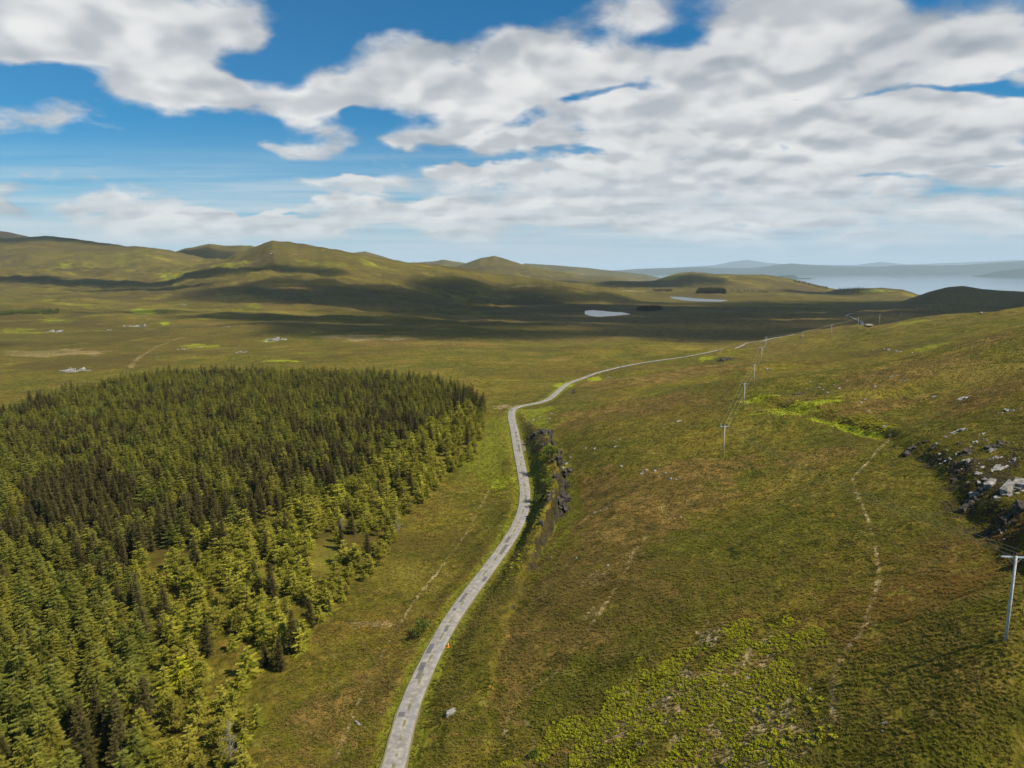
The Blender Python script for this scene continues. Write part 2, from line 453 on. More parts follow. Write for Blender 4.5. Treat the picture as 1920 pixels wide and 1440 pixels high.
def inpoly(X, Y, P):
    c = np.zeros(X.shape, bool)
    j = len(P) - 1
    for i in range(len(P)):
        xi, yi, xj, yj = P[i, 0], P[i, 1], P[j, 0], P[j, 1]
        c ^= ((yi > Y) != (yj > Y)) & (X < (xj - xi) * (Y - yi) / ((yj - yi) + 1e-12) + xi)
        j = i
    return c

def H(X, Y):
    X = np.asarray(X, float); Y = np.asarray(Y, float)
    z = H0(X, Y)
    # steep rocky bank on the uphill side of the road
    D, SD, L = pdist(X, Y, CL, 40)
    A = np.interp(L, CLL, CLA)
    wob = 1.6 * fbm(X / 6.0, Y / 6.0, 3, 71)
    sd = SD + wob
    z = z + A * (sst(sd, -0.9, 1.1) - sst(SD, -26, 26)) * (D < 30)
    D, SD, L = pdist(X, Y, GL, 45)
    A = np.interp(L, GLL, GLA)
    sd = -SD + 2.0 * fbm(X / 8.0, Y / 8.0, 3, 72)
    z = z + A * (sst(sd, -2.0, 4.0) - sst(-SD, -30, 30)) * (D < 34)
    # the shoulders the road is cut through
    for (P, PL, PZ, dl, w0, w1) in ((ROAD, ROADL, rz, 0.18, 2.3, 7.5), (ROAD2, R2L, r2z, 0.9, 5.0, 22.0)):
        D, SD, L = pdist(X, Y, P, 40)
        zr = np.interp(L, PL, PZ)
        k = 1 - sst(D, w0, w1)
        z = z * (1 - k) + (zr - dl * (D < w0 + 1.0)) * k
    for (P, zl) in LP:
        D, SD, L = pdist(X, Y, np.vstack([P, P[:1]]), 260)
        ins = inpoly(X, Y, P)
        Dm = np.minimum(D, 250)
        near = 1 - sst(Dm, 0, 250)
        zi = zl - 0.25 - np.minimum(Dm * 0.05, 3)
        zo = np.minimum(z, zl + 0.4 + Dm * 0.02) * near + z * (1 - near)
        zo = np.maximum(zo, zl + 0.25 + np.minimum(Dm, 60) * 0.004) * (D < 250) + z * (D >= 250)
        z = np.where(ins, zi, zo)
    return z
HT = H

# ---------------------------------------------------------------- cover: world-space patches
def ell(px, py, rx, ry):
    c, a, b = rays([(px, py), (px, py - ry), (px, py + ry)])
    zc = c[1] * CP
    hx = rx * zc / 1280.0
    hy = min(max(0.5 * abs(a[1] - b[1]), 0.5), abs(c[1] - b[1]) * 2.5 + 1)
    # patches lie along the view's ground direction
    return (c[0], c[1], hx, hy)

def ellmask(X, Y, lst, seed, warp=0.5):
    m = np.zeros(X.shape)
    for (px, py, rx, ry, amp) in lst:
        cx, cy, hx, hy = ell(px, py, rx, ry)
        k = (abs(X - cx) < hx * 2.6) & (abs(Y - cy) < hy * 2.6)
        if not k.any():
            continue
        x = (X[k] - cx) / hx; y = (Y[k] - cy) / hy
        sh = cx / max(cy, 1) * hy / hx   # keep the patch's axis along its own sight line
        x = x - sh * y
        n = fbm(X[k] / (hx * 0.5), Y[k] / (hy * 0.5), 4, seed)
        r = np.sqrt(x * x + y * y) + warp * n
        m[k] = np.maximum(m[k], amp * (1 - sst(r, 0.55, 1.15)))
    return m
# ---------------------------------------------------------------- scene helpers
def tag(o, label=None, cat=None, group=None, kind=None):
    if label: o['label'] = label
    if cat: o['category'] = cat
    if group: o['group'] = group
    if kind: o['kind'] = kind
    return o

def mesh_np(name, V, F, mats=(), mi=None, smooth=False, attrs=None):
    me = bpy.data.meshes.new(name)
    V = np.asarray(V, np.float32)
    if isinstance(F, np.ndarray) and F.ndim == 2:
        k = F.shape[1]; n = len(F)
        me.vertices.add(len(V)); me.vertices.foreach_set('co', V.ravel())
        me.loops.add(n * k); me.loops.foreach_set('vertex_index', F.astype(np.int32).ravel())
        me.polygons.add(n); me.polygons.foreach_set('loop_start', np.arange(n, dtype=np.int32) * k)
        if smooth:
            me.polygons.foreach_set('use_smooth', np.ones(n, bool))
    else:
        me.from_pydata([tuple(v) for v in V.tolist()], [], [tuple(f) for f in F])
        if smooth:
            me.polygons.foreach_set('use_smooth', np.ones(len(me.polygons), bool))
    for m in mats: me.materials.append(m)
    if mi is not None:
        me.polygons.foreach_set('material_index', np.asarray(mi, np.int32))
    for nm, (typ, dom, arr) in (attrs or {}).items():
        at = me.attributes.new(nm, typ, dom)
        at.data.foreach_set('color' if 'COLOR' in typ else 'value', np.asarray(arr).ravel())
    me.update(calc_edges=True)
    me.validate() if not isinstance(F, np.ndarray) else None
    return me

def link(name, me, parent=None, loc=(0, 0, 0)):
    o = bpy.data.objects.new(name, me)
    o.location = loc
    o.parent = parent
    COL.objects.link(o)
    return o

def mat(name):
    m = bpy.data.materials.new(name)
    m.use_nodes = True
    m.node_tree.nodes.clear()
    g = NT(m.node_tree)
    out = g.node('ShaderNodeOutputMaterial')
    b = g.node('ShaderNodeBsdfPrincipled')
    m.node_tree.links.new(b.outputs[0], out.inputs[0])
    b.inputs['Specular IOR Level'].default_value = 0.25
    return m, g, b, out

# ---------------------------------------------------------------- materials: ground
def mat_ground():
    m, g, b, out = mat('moor_grass')
    p = g.node('ShaderNodeTexCoord').outputs['Object']
    c1 = g.sepc(g.attr('cover').outputs['Color'])
    c2 = g.sepc(g.attr('cover_b').outputs['Color'])
    lime, brown, straw = c1[0], c1[1], c1[2]
    lush, peat, rock = c2[0], c2[1], c2[2]
    nL = g.noise(p, 0.0045, 5, 0.6)
    nM = g.noise(p, 0.028, 6, 0.62, 0.6)
    nS = g.noise(p, 0.16, 6, 0.62, 0.4)
    nF = g.noise(p, 0.85, 6, 0.68, 0.3)
    nG = g.noise(g.vm('ADD', p, (51, 7, 3)), 2.6, 4, 0.7)
    nH = g.noise(g.vm('ADD', p, (11, 77, 3)), 0.42, 6, 0.66, 0.8)
    # directional grain: slope grass lies in streaks
    pr = g.vm('MULTIPLY', p, (0.32, 1.0, 1.0))
    nR = g.noise(pr, 0.30, 6, 0.65, 1.0)
    green = g.mix(g.step(nM, 0.35, 0.65), (0.0875, 0.0869, 0.0066), (0.1539, 0.1185, 0.0107))
    brn = g.mix(g.step(nS, 0.35, 0.65), (0.110, 0.068, 0.016), (0.230, 0.140, 0.034))
    fb = g.m('ADD', g.m('MULTIPLY', brown, 0.55), g.m('ADD', g.m('MULTIPLY', nM, 0.42), g.m('ADD', g.m('MULTIPLY', nS, 0.40), g.m('MULTIPLY', nR, 0.50))))
    col = g.mix(g.step(fb, 0.62, 0.98), green, brn)
    col = g.mix(g.m('MULTIPLY', g.step(nF, 0.50, 0.68), 0.75), col, (0.0437, 0.0473, 0.0038))
    col = g.mix(g.m('MULTIPLY', g.step(nH, 0.55, 0.70), 0.75), col, (0.3150, 0.1769, 0.0317))
    col = g.mix(g.m('MULTIPLY', g.step(nG, 0.56, 0.70), 0.5), col, (0.3359, 0.2135, 0.0445))
    col = g.mix(g.m('MULTIPLY', g.step(nR, 0.52, 0.68), 0.45), col, (0.0464, 0.0411, 0.0045))
    nT = g.noise(g.vm('ADD', p, (31, 5, 9)), 0.38, 5, 0.7, 0.4)
    col = g.mix(g.m('MULTIPLY', g.step(nT, 0.50, 0.62), 0.60), col, (0.0296, 0.0344, 0.0047))
    col = g.mix(g.m('MULTIPLY', g.step(nT, 0.44, 0.34), 0.50), col, (0.2280, 0.2080, 0.0480))
    # broad mottling: drier, greener and darker stretches
    nX = g.noise(g.vm('MULTIPLY', p, (0.55, 1.0, 1.0)), 0.011, 7, 0.66, 0.8)
    nY = g.noise(g.vm('ADD', g.vm('MULTIPLY', p, (0.6, 1.0, 1.0)), (900, 300, 0)), 0.020, 7, 0.70, 0.6)
    col = g.mix(g.m('MULTIPLY', g.step(nX, 0.52, 0.66), 0.70), col, (0.0810, 0.0577, 0.0119))
    col = g.mix(g.m('MULTIPLY', g.step(nY, 0.56, 0.68), 0.60), col, (0.2160, 0.1767, 0.0238))
    col = g.mix(g.m('MULTIPLY', g.step(nX, 0.44, 0.34), 0.50), col, (0.2214, 0.1442, 0.0340))
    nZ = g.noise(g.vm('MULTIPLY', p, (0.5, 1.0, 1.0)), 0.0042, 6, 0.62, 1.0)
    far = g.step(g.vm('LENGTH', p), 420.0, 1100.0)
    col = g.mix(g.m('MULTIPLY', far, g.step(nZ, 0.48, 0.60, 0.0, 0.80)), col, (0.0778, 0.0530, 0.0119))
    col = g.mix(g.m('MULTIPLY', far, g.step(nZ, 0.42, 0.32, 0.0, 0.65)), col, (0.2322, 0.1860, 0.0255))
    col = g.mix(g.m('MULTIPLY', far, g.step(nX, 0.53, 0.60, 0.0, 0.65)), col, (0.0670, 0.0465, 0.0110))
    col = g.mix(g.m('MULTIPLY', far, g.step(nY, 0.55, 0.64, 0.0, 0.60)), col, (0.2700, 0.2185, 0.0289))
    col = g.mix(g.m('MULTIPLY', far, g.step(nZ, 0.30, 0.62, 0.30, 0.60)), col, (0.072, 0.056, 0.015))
    # large patches of far moor: peat and heather against pasture
    pk = g.m('ADD', peat, g.m('MULTIPLY', g.m('SUBTRACT', nL, 0.5), 0.9))
    col = g.mix(g.step(pk, 0.28, 0.75, 0.0, 0.9), col, g.mix(g.step(nS, 0.4, 0.62), (0.095, 0.068, 0.020), (0.165, 0.118, 0.030)))
    lushc = g.mix(g.step(nF, 0.4, 0.62), (0.1026, 0.1116, 0.0085), (0.1944, 0.1906, 0.0153))
    col = g.mix(g.step(g.m('ADD', lush, g.m('MULTIPLY', g.m('SUBTRACT', nS, 0.5), 0.8)), 0.35, 0.75, 0, 0.9), col, lushc)
    limec = g.mix(g.step(nF, 0.38, 0.62), (0.170, 0.200, 0.008), (0.310, 0.330, 0.012))
    col = g.mix(g.step(g.m('ADD', lime, g.m('ADD', g.m('MULTIPLY', g.m('SUBTRACT', nH, 0.5), 0.9), g.m('MULTIPLY', g.m('SUBTRACT', nY, 0.5), 1.6))), 0.30, 1.0, 0, 0.88), col, limec)
    strc = g.mix(g.step(nF, 0.38, 0.62), (0.23, 0.150, 0.060), (0.48, 0.36, 0.18))
    col = g.mix(g.step(g.m('ADD', straw, g.m('ADD', g.m('MULTIPLY', g.m('SUBTRACT', nF, 0.5), 1.3), g.m('MULTIPLY', g.m('SUBTRACT', nY, 0.5), 1.2))), 0.35, 1.05, 0, 0.85), col, strc)
    rock_shade_c = g.mix(g.step(nG, 0.4, 0.6), (0.012, 0.010, 0.007), (0.055, 0.045, 0.034))  # rock tone, darkened to carry the bank's shade as well
    rock_shade_c = g.mix(g.step(nF, 0.5, 0.6), rock_shade_c, (0.0645, 0.0439, 0.0082))
    col = g.mix(g.step(g.m('ADD', g.m('MULTIPLY', rock, 0.8), g.m('MULTIPLY', g.m('SUBTRACT', nS, 0.5), 2.2)), 0.34, 0.62, 0, 0.9), col, rock_shade_c)
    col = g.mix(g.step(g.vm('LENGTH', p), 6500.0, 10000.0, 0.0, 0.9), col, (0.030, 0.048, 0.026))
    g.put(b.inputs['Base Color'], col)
    b.inputs['Roughness'].default_value = 0.95
    b.inputs['Specular IOR Level'].default_value = 0.08
    h = g.m('ADD', g.m('MULTIPLY', nF, 0.9), g.m('ADD', g.m('MULTIPLY', nG, 0.45), g.m('MULTIPLY', nS, 1.6)))
    h = g.m('ADD', h, g.m('ADD', g.m('MULTIPLY', nM, 7.0), g.m('MULTIPLY', nX, 14.0)))
    bm = g.node('ShaderNodeBump')
    bm.inputs['Strength'].default_value = 0.85
    bm.inputs['Distance'].default_value = 0.7
    g.put(bm.inputs['Height'], h)
    g.put(b.inputs['Normal'], bm.outputs[0])
    return m

def build_terrain():
    r = [22.0]
    while r[-1] < 38000:
        k = 1.0040 if r[-1] < 700 else 1.0072
        r.append(r[-1] * k)
    r = np.array(r)
    az = np.radians(np.linspace(-62, 62, 960))
    A, RR = np.meshgrid(az, r)
    X = (RR * np.sin(A)).ravel(); Y = (RR * np.cos(A)).ravel()
    Z = np.empty_like(X)
    n = len(X)
    for k in range(0, n, 96000):
        Z[k:k + 96000] = H(X[k:k + 96000], Y[k:k + 96000])
    nr, na = A.shape
    global GR, GA, GZ
    GR, GA, GZ = r, az, Z.reshape(nr, na)
    i = np.arange(nr - 1)[:, None] * na + np.arange(na - 1)[None]
    F = np.stack([i, i + na, i + na + 1, i + 1], -1).reshape(-1, 4)
    F = F[:, ::-1]
    # cover
    near = Y < 1400
    lime = ellmask(X, Y, [(1420,748,44,7,1),(1500,762,90,14,.9),(1745,650,50,6,.7),(1700,606,45,5,.6),(1055,722,26,6,.9),(1115,712,16,5,1),(1325,672,22,4,.8),
        (240,482,110,12,.4),(430,493,50,8,.45),(610,494,60,7,.5),(268,584,26,5,.95),(480,573,20,6,.5),(420,583,50,5,.5),(310,606,12,4,.9),(30,622,60,7,.6),(525,676,40,3,.8),(585,662,30,2,.6),
        (940,905,26,16,.75),(140,500,80,6,.4),(330,520,40,8,.5),(700,560,80,5,.3),(160,572,60,4,.5),(110,602,60,6,.5),(370,650,50,5,.6),(700,495,40,6,.5),(500,640,24,5,.7),
        (1800,655,40,5,.5),(1460,690,30,4,.3),(1020,768,26,7,.5),(1640,545,40,3,.8),(1250,520,60,3,.5),(1700,822,30,8,.5)], 3, 0.7)
    Lp = rays([(1525,786),(1560,795),(1600,806),(1648,822)])
    D, _, _ = pdist(X, Y, spline(Lp, 2), 12)
    lime = np.maximum(lime, 1 - sst(D + 0.8 * fbm(X / 3, Y / 3, 2, 8), 0.8, 2.4))
    brown = ellmask(X, Y, [(1180,960,110,70,1),(1120,1060,90,70,1),(1280,900,110,40,.8),(1060,1190,60,60,.7),(1120,920,40,40,.7),(1040,1120,50,40,.6),(1200,760,160,20,.5),(1330,880,130,20,.5),(1300,700,200,12,.5),(1250,950,150,30,.5),
        (1700,690,160,16,.5),(1650,760,100,14,.6),(1850,740,100,20,.6),(980,1200,60,60,.6),(960,1300,50,60,.7),(1200,1130,90,40,.5),(700,1290,60,60,.4),(800,640,150,10,.4),(1550,850,90,15,.5),(1860,640,80,12,.4),
        (600,1350,60,60,.5),(1150,1150,60,80,.4),(1800,1300,120,60,.3),(1750,1060,60,40,.4)], 4, 0.6)
    straw = ellmask(X, Y, [(1330,1190,34,26,.9),(1250,1310,110,60,.9),(1400,1380,130,80,1),(1130,1380,80,40,.8),(1380,1260,90,60,.8),(700,1170,60,9,.7),(690,1250,50,60,.25),(1500,1390,60,50,.5),(1290,1360,60,40,.5),(1360,1300,60,50,.55),(1180,1390,80,30,.5),(1440,1290,50,50,.5),
        (690,634,110,7,.75),(100,662,130,8,.65),(260,650,40,4,.5),(850,655,140,8,.35),(1105,1150,16,14,.6),(1055,610,60,4,.3),(940,764,22,4,.75),(1390,545,60,3,.3),(870,596,60,4,.45),(190,632,60,5,.3),
        (1120,1085,36,20,.5),(620,1255,40,20,.4),(1190,1040,40,16,.45),(1020,1110,14,20,.4),(1100,800,60,10,.3),(1480,870,80,12,.25),(1640,1170,20,16,.4),(1000,536,60,2.5,.6),(1170,545,50,2,.6)], 5, 0.7)
    for poly, wd, am in (([(925,905),(900,950),(870,1005),(830,1060),(790,1110),(765,1145),(740,1185),(715,1230),(690,1275),(665,1330),(655,1360),(630,1420)], .35, 1),
            ([(1597,893),(1610,935),(1628,975),(1640,1020),(1648,1070),(1645,1100),(1635,1130),(1620,1175),(1590,1215),(1570,1250),(1562,1290),(1563,1350)], .3, 1),
            ([(1668,822),(1645,845),(1625,870),(1600,895)], .4, 1.1), ([(245,690),(252,678),(270,665),(290,652),(320,640),(345,632)], 2.2, .9),
            ([(1270,960),(1220,1000),(1185,1040),(1170,1080),(1130,1140),(1080,1215)], .4, .8), ([(1050,1255),(990,1300),(955,1340),(945,1400)], .25, .8),
            ([(1160,1283),(1080,1310)], .2, .6), ([(1400,915),(1450,905),(1530,885)], .3, .6), ([(985,1350),(1000,1400),(960,1440)], .35, .8), ([(855,1240),(800,1300)], .3, .5),
            ([(945,760),(958,764),(975,761)], 2.5, 1.1)):
        q = spline(rays(poly), 1.5)
        D, _, _ = pdist(X, Y, q, 12)
        nn = fbm(X / 2.2, Y / 2.2, 3, 9)
        wd = max(wd, .34)
        straw = np.maximum(straw, .82 * am * (1 - sst(D + 0.5 * wd * nn, wd * 0.5, wd * 1.9)) * (0.85 + 0.35 * fbm(X / 9, Y / 9, 2, 19)))
    straw = np.clip(straw, 0, 1)
    D, SDr, _ = pdist(X, Y, ROAD, 40)
    DC, SDC, LC = pdist(X, Y, CL, 60)
    lush = 0.85 * (1 - sst(D + 1.2 * fbm(X / 6, Y / 6, 3, 12), 2.2, 5.0)) * (Y < 420)
    lush = np.maximum(lush, 0.8 * ((SDr > 0) & (SDC < 0) & (Y > 150) & (Y < 330)) * (1 - sst(D, 12, 22)))
    lush = np.maximum(lush, ellmask(X, Y, [(915,860,55,60,.8),(880,900,40,30,.5),(1000,860,30,60,.7),(930,800,24,30,.8),(1500,700,100,10,.3),(1560,880,60,30,.3),(1700,930,60,50,.4),(800,1240,30,60,.35),(950,1080,40,40,.4),(620,1060,30,30,.5)], 6, 0.5))
    peat = ellmask(X, Y, [(700,600,220,22,.5),(480,610,120,8,.4),(1100,632,160,8,.6),(1250,600,330,28,.75),(1700,580,300,20,.8),(1800,550,200,14,.8),(620,570,260,40,.45),(300,470,300,16,.35),(560,480,120,16,.4),(200,525,150,14,.35),(1000,600,160,18,.5),(160,660,60,6,.5),(950,545,160,14,.4),(1100,560,150,10,.4),(1450,545,90,8,.4)], 7, 0.5)
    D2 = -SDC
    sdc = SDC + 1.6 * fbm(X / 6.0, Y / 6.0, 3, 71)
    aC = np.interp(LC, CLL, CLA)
    rock = (1 - sst(abs(sdc + 0.1), 0.5, 1.3)) * np.clip(aC / 3.5, 0, 1) * (DC < 6)  # bank face: rock with its shade painted into the colour
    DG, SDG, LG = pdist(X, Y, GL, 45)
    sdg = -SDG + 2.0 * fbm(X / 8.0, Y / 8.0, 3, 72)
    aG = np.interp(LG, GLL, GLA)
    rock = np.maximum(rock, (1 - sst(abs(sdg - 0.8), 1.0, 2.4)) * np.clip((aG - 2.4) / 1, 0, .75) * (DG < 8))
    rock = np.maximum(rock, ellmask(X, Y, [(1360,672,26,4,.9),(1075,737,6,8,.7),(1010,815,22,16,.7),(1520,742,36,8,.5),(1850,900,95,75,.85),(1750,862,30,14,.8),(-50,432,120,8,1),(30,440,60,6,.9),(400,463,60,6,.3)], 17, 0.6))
    peat = np.maximum(peat, 0.0)
    one = np.ones_like(X)
    ca = np.stack([lime, np.clip(brown, 0, 1), straw, one], 1).astype(np.float32)
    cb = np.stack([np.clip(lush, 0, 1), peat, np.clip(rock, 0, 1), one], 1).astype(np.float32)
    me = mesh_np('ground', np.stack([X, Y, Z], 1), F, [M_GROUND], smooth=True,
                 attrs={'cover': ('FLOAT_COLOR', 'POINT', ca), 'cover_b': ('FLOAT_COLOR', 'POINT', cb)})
    o = link('ground', me)
    return tag(o, 'rolling grass and heather moorland rising to hills', kind='structure')

def mat_water(name, col, rough, bump, sc):
    m, g, b, out = mat(name)
    p = g.node('ShaderNodeTexCoord').outputs['Object']
    b.inputs['Base Color'].default_value = col + (1,)
    b.inputs['Roughness'].default_value = rough
    b.inputs['IOR'].default_value = 1.33
    b.inputs['Specular IOR Level'].default_value = 0.5
    bm = g.node('ShaderNodeBump')
    bm.inputs['Strength'].default_value = bump
    bm.inputs['Distance'].default_value = 0.3
    g.put(bm.inputs['Height'], g.noise(g.vm('MULTIPLY', p, (0.5, 1.0, 1.0)), sc, 4, 0.6))
    g.put(b.inputs['Normal'], bm.outputs[0])
    return m

def mat_road():
    m, g, b, out = mat('worn_asphalt')
    uv = g.attr('ru').outputs['Fac']; vv = g.attr('rv').outputs['Fac']
    p = g.node('ShaderNodeTexCoord').outputs['Object']
    n = g.noise(p, 0.9, 6, 0.65)
    nf = g.noise(p, 7.0, 4, 0.7)
    col = g.mix(g.step(n, 0.35, 0.65), (0.19, 0.168, 0.142), (0.33, 0.29, 0.245))
    # wheel tracks slightly greyer
    tr = g.m('ABSOLUTE', g.m('SUBTRACT', g.m('ABSOLUTE', uv), 0.85))
    col = g.mix(g.m('MULTIPLY', g.step(tr, 0.55, 0.15), g.step(g.noise(p, 0.12, 3), 0.4, 0.6, 0.1, 0.7)), col, (0.20, 0.20, 0.205))
    col = g.mix(g.m('MULTIPLY', g.step(nf, 0.55, 0.75), 0.5), col, (0.16, 0.15, 0.14))
    # tar repairs: each cell along the road may hold one dark rectangle
    for (L, off, thr, sd) in ((13.0, 0.0, 0.50, 1.0), (7.5, 3.1, 0.66, 9.0)):
        q = g.m('DIVIDE', g.m('ADD', vv, off), L)
        ci = g.m('FLOOR', q); fr_ = g.m('FRACT', q)
        wn = g.node('ShaderNodeTexWhiteNoise', noise_dimensions='2D')
        g.put(wn.inputs['Vector'], g.xyz(ci, sd, 0.0))
        rr, rg, rb = g.sepc(wn.outputs['Color'])[:3]
        on = g.m('GREATER_THAN', rr, thr)
        cu = g.m('MULTIPLY_ADD', rg, 2.0, -1.0)
        hw = g.m('MULTIPLY_ADD', rb, 0.38, 0.22)
        ed = g.m('MULTIPLY', g.m('SUBTRACT', nf, 0.5), 0.25)
        iu = g.m('LESS_THAN', g.m('ADD', g.m('ABSOLUTE', g.m('SUBTRACT', uv, cu)), ed), hw)
        hl = g.m('MULTIPLY_ADD', g.m('FRACT', g.m('MULTIPLY', rr, 37.0)), 0.26, 0.03)
        iv = g.m('LESS_THAN', g.m('ADD', g.m('ABSOLUTE', g.m('SUBTRACT', fr_, 0.5)), g.m('MULTIPLY', ed, 0.1)), hl)
        k = g.m('MULTIPLY', on, g.m('MULTIPLY', iu, iv))
        col = g.mix(g.m('MULTIPLY', k, 0.8), col, (0.085, 0.083, 0.085))
    # grass growing through the crown of the road
    gm = g.m('MULTIPLY', g.step(g.m('ABSOLUTE', uv), 0.30, 0.12), g.step(g.noise(g.xyz(uv, vv, 0.0), 0.22, 5, 0.7), 0.47, 0.56))
    col = g.mix(g.m('MULTIPLY', gm, 0.85), col, (0.13, 0.125, 0.03))
    ed = g.m('ADD', g.m('ABSOLUTE', uv), g.m('MULTIPLY', g.m('SUBTRACT', n, 0.5), 0.5))
    col = g.mix(g.step(ed, 1.5, 1.68), col, (0.16, 0.13, 0.06))
    g.put(b.inputs['Base Color'], col)
    b.inputs['Roughness'].default_value = 0.9
    bm = g.node('ShaderNodeBump'); bm.inputs['Strength'].default_value = 0.3; bm.inputs['Distance'].default_value = 0.03
    g.put(bm.inputs['Height'], nf); g.put(b.inputs['Normal'], bm.outputs[0])
    return m

def ribbon(name, P, Z, L, half, lift, material, ncross=7, bulge=None):
    T = np.gradient(P, axis=0); T /= np.linalg.norm(T, axis=1)[:, None]
    Nn = np.stack([T[:, 1], -T[:, 0]], 1)
    us = np.linspace(-1, 1, ncross)
    V, RU, RV = [], [], []
    for i in range(len(P)):
        e = 0.13 * math.sin(L[i] * 0.9) * math.sin(L[i] * .23) + 0.10 * math.sin(L[i] * 2.3 + 1)
        for u in us:
            h = half * (1 - 0.50 * min(1, max(0, (P[i][1] - 380) / 150)) * (half < 2)) + (e if abs(u) == 1 else 0)
            if bulge and u > 0:
                h += bulge(P[i])
            x, y = P[i] + Nn[i] * u * h
            V.append((x, y, Z[i] + lift * (0.3 if abs(u) == 1 else 1.0) + 0.05 * (1 - u * u)))
            RU.append(u * h); RV.append(L[i])
    n = len(P)
    i = np.arange(n - 1)[:, None] * ncross + np.arange(ncross - 1)[None]
    F = np.stack([i, i + 1, i + ncross + 1, i + ncross], -1).reshape(-1, 4)
    me = mesh_np(name, V, F, [material], smooth=True, attrs={'ru': ('FLOAT', 'POINT', np.array(RU, np.float32)), 'rv': ('FLOAT', 'POINT', np.array(RV, np.float32))})
    return link(name, me)

M_GROUND = mat_ground()
GROUND = build_terrain()
M_SEA = mat_water('sea_water', (0.05, 0.11, 0.16), 0.10, 0.12, 0.05)
M_LOCH = mat_water('loch_water', (0.10, 0.13, 0.15), 0.20, 0.0, 0.4)
M_ROAD = mat_road()
LAYBY = rays([(983, 838)])[0]
tag(ribbon('road', ROAD, rz, ROADL, 1.75, 0.10, M_ROAD, bulge=lambda p: 4.2 * max(0.0, 1 - abs(p[1] - LAYBY[1] - 1) / 9.0)),
    'narrow patched single-track asphalt road winding past the forest', kind='structure')
tag(ribbon('road', ROAD2, r2z, R2L, 3.2, 0.7, M_ROAD), 'far stretch of the narrow road in the shaded valley', kind='structure')
sx = 60000
me = mesh_np('sea', [(-sx, -2000, 0), (sx, -2000, 0), (sx, 60000, 0), (-sx, 60000, 0)], np.array([[0, 1, 2, 3]]), [M_SEA])
tag(link('sea', me), 'calm pale blue sea beyond the moor', kind='structure')
for P, zl in LP:
    c = P.mean(0)
    Q = c + (P - c) * 1.03
    Q = spline(np.vstack([Q, Q[:1]]), 8)[:-1]
    if sum(Q[i - 1][0] * Q[i][1] - Q[i][0] * Q[i - 1][1] for i in range(len(Q))) < 0:
        Q = Q[::-1]
    me = mesh_np('loch', [(x, y, zl) for x, y in Q], [tuple(range(len(Q)))], [M_LOCH])
    tag(link('water', me), 'small pale loch lying in the moor', kind='structure')
# ---------------------------------------------------------------- ground height from the built mesh grid
def zg(x, y):
    x = np.asarray(x, float); y = np.asarray(y, float)
    r = np.hypot(x, y); a = np.arctan2(x, y)
    fi = np.interp(r, GR, np.arange(len(GR))); fj = (a - GA[0]) / (GA[1] - GA[0])
    fj = np.clip(fj, 0, len(GA) - 1.001); fi = np.clip(fi, 0, len(GR) - 1.001)
    i = fi.astype(int); j = fj.astype(int); u = fi - i; v = fj - j
    return (GZ[i, j] * (1 - u) * (1 - v) + GZ[i + 1, j] * u * (1 - v) + GZ[i, j + 1] * (1 - u) * v + GZ[i + 1, j + 1] * u * v)

def project(x, y, z):
    zc = y * CP + (CAMZ - z) * SP
    v = ((CAMZ - z) * CP - y * SP) / zc
    return 960 + 1280 * x / zc, 720 + 1280 * v, zc

def hit(px, py):
    x, y = rays([(px, py)])[0]
    return float(x), float(y), float(zg(x, y))

class MB:
    def __init__(s):
        s.V = []; s.F = []; s.M = []; s.C = []
    def add(s, V, F, mi=0, c=0.5):
        b = len(s.V)
        s.V.extend(V); s.F.extend([tuple(i + b for i in f) for f in F]); s.M.extend([mi] * len(F))
        s.C.extend([c] * len(F))
    def mesh(s, name, mats, smooth=False, only=None):
        me = bpy.data.meshes.new(name)
        F, M, C = s.F, s.M, s.C
        if only is not None:
            k = [i for i in range(len(F)) if M[i] == only]
            F = [F[i] for i in k]; C = [C[i] for i in k]; M = [0] * len(F)
            used = sorted({i for f in F for i in f}); rm = {v: q for q, v in enumerate(used)}
            V = [s.V[i] for i in used]; F = [tuple(rm[i] for i in f) for f in F]
        else:
            V = s.V
        me.from_pydata(V, [], F)
        for m in mats: me.materials.append(m)
        me.polygons.foreach_set('material_index', np.array(M, np.int32))
        at = me.attributes.new('tint', 'FLOAT', 'FACE'); at.data.foreach_set('value', np.array(C, np.float32))
        if smooth: me.polygons.foreach_set('use_smooth', np.ones(len(F), bool))
        me.update()
        return me

def tube(mb, pts, rads, n=6, mi=0, cap=True, c=0.5):
    pts = [Vector(p) for p in pts]
    V = []
    for i, p in enumerate(pts):
        t = (pts[min(i + 1, len(pts) - 1)] - pts[max(i - 1, 0)]).normalized()
        s = t.cross(Vector((0, 0, 1)))
        if s.length < 1e-3: s = Vector((1, 0, 0))
        s.normalize(); q = s.cross(t)
        for k in range(n):
            a = 2 * math.pi * k / n
            V.append(tuple(p + (s * math.cos(a) + q * math.sin(a)) * rads[i]))
    F = []
    for i in range(len(pts) - 1):
        for k in range(n):
            F.append((i * n + k, i * n + (k + 1) % n, (i + 1) * n + (k + 1) % n, (i + 1) * n + k))
    if cap:
        F.append(tuple(range(n))[::-1]); F.append(tuple((len(pts) - 1) * n + k for k in range(n)))
    mb.add(V, F, mi, c)

def box(mb, c, s, rz=0.0, mi=0):
    V = []
    for dx in (-1, 1):
        for dy in (-1, 1):
            for dz in (-1, 1):
                x, y = dx * s[0] / 2, dy * s[1] / 2
                V.append((c[0] + x * math.cos(rz) - y * math.sin(rz), c[1] + x * math.sin(rz) + y * math.cos(rz), c[2] + dz * s[2] / 2))
    mb.add(V, [(0, 1, 3, 2), (4, 6, 7, 5), (0, 4, 5, 1), (2, 3, 7, 6), (0, 2, 6, 4), (1, 5, 7, 3)], mi)

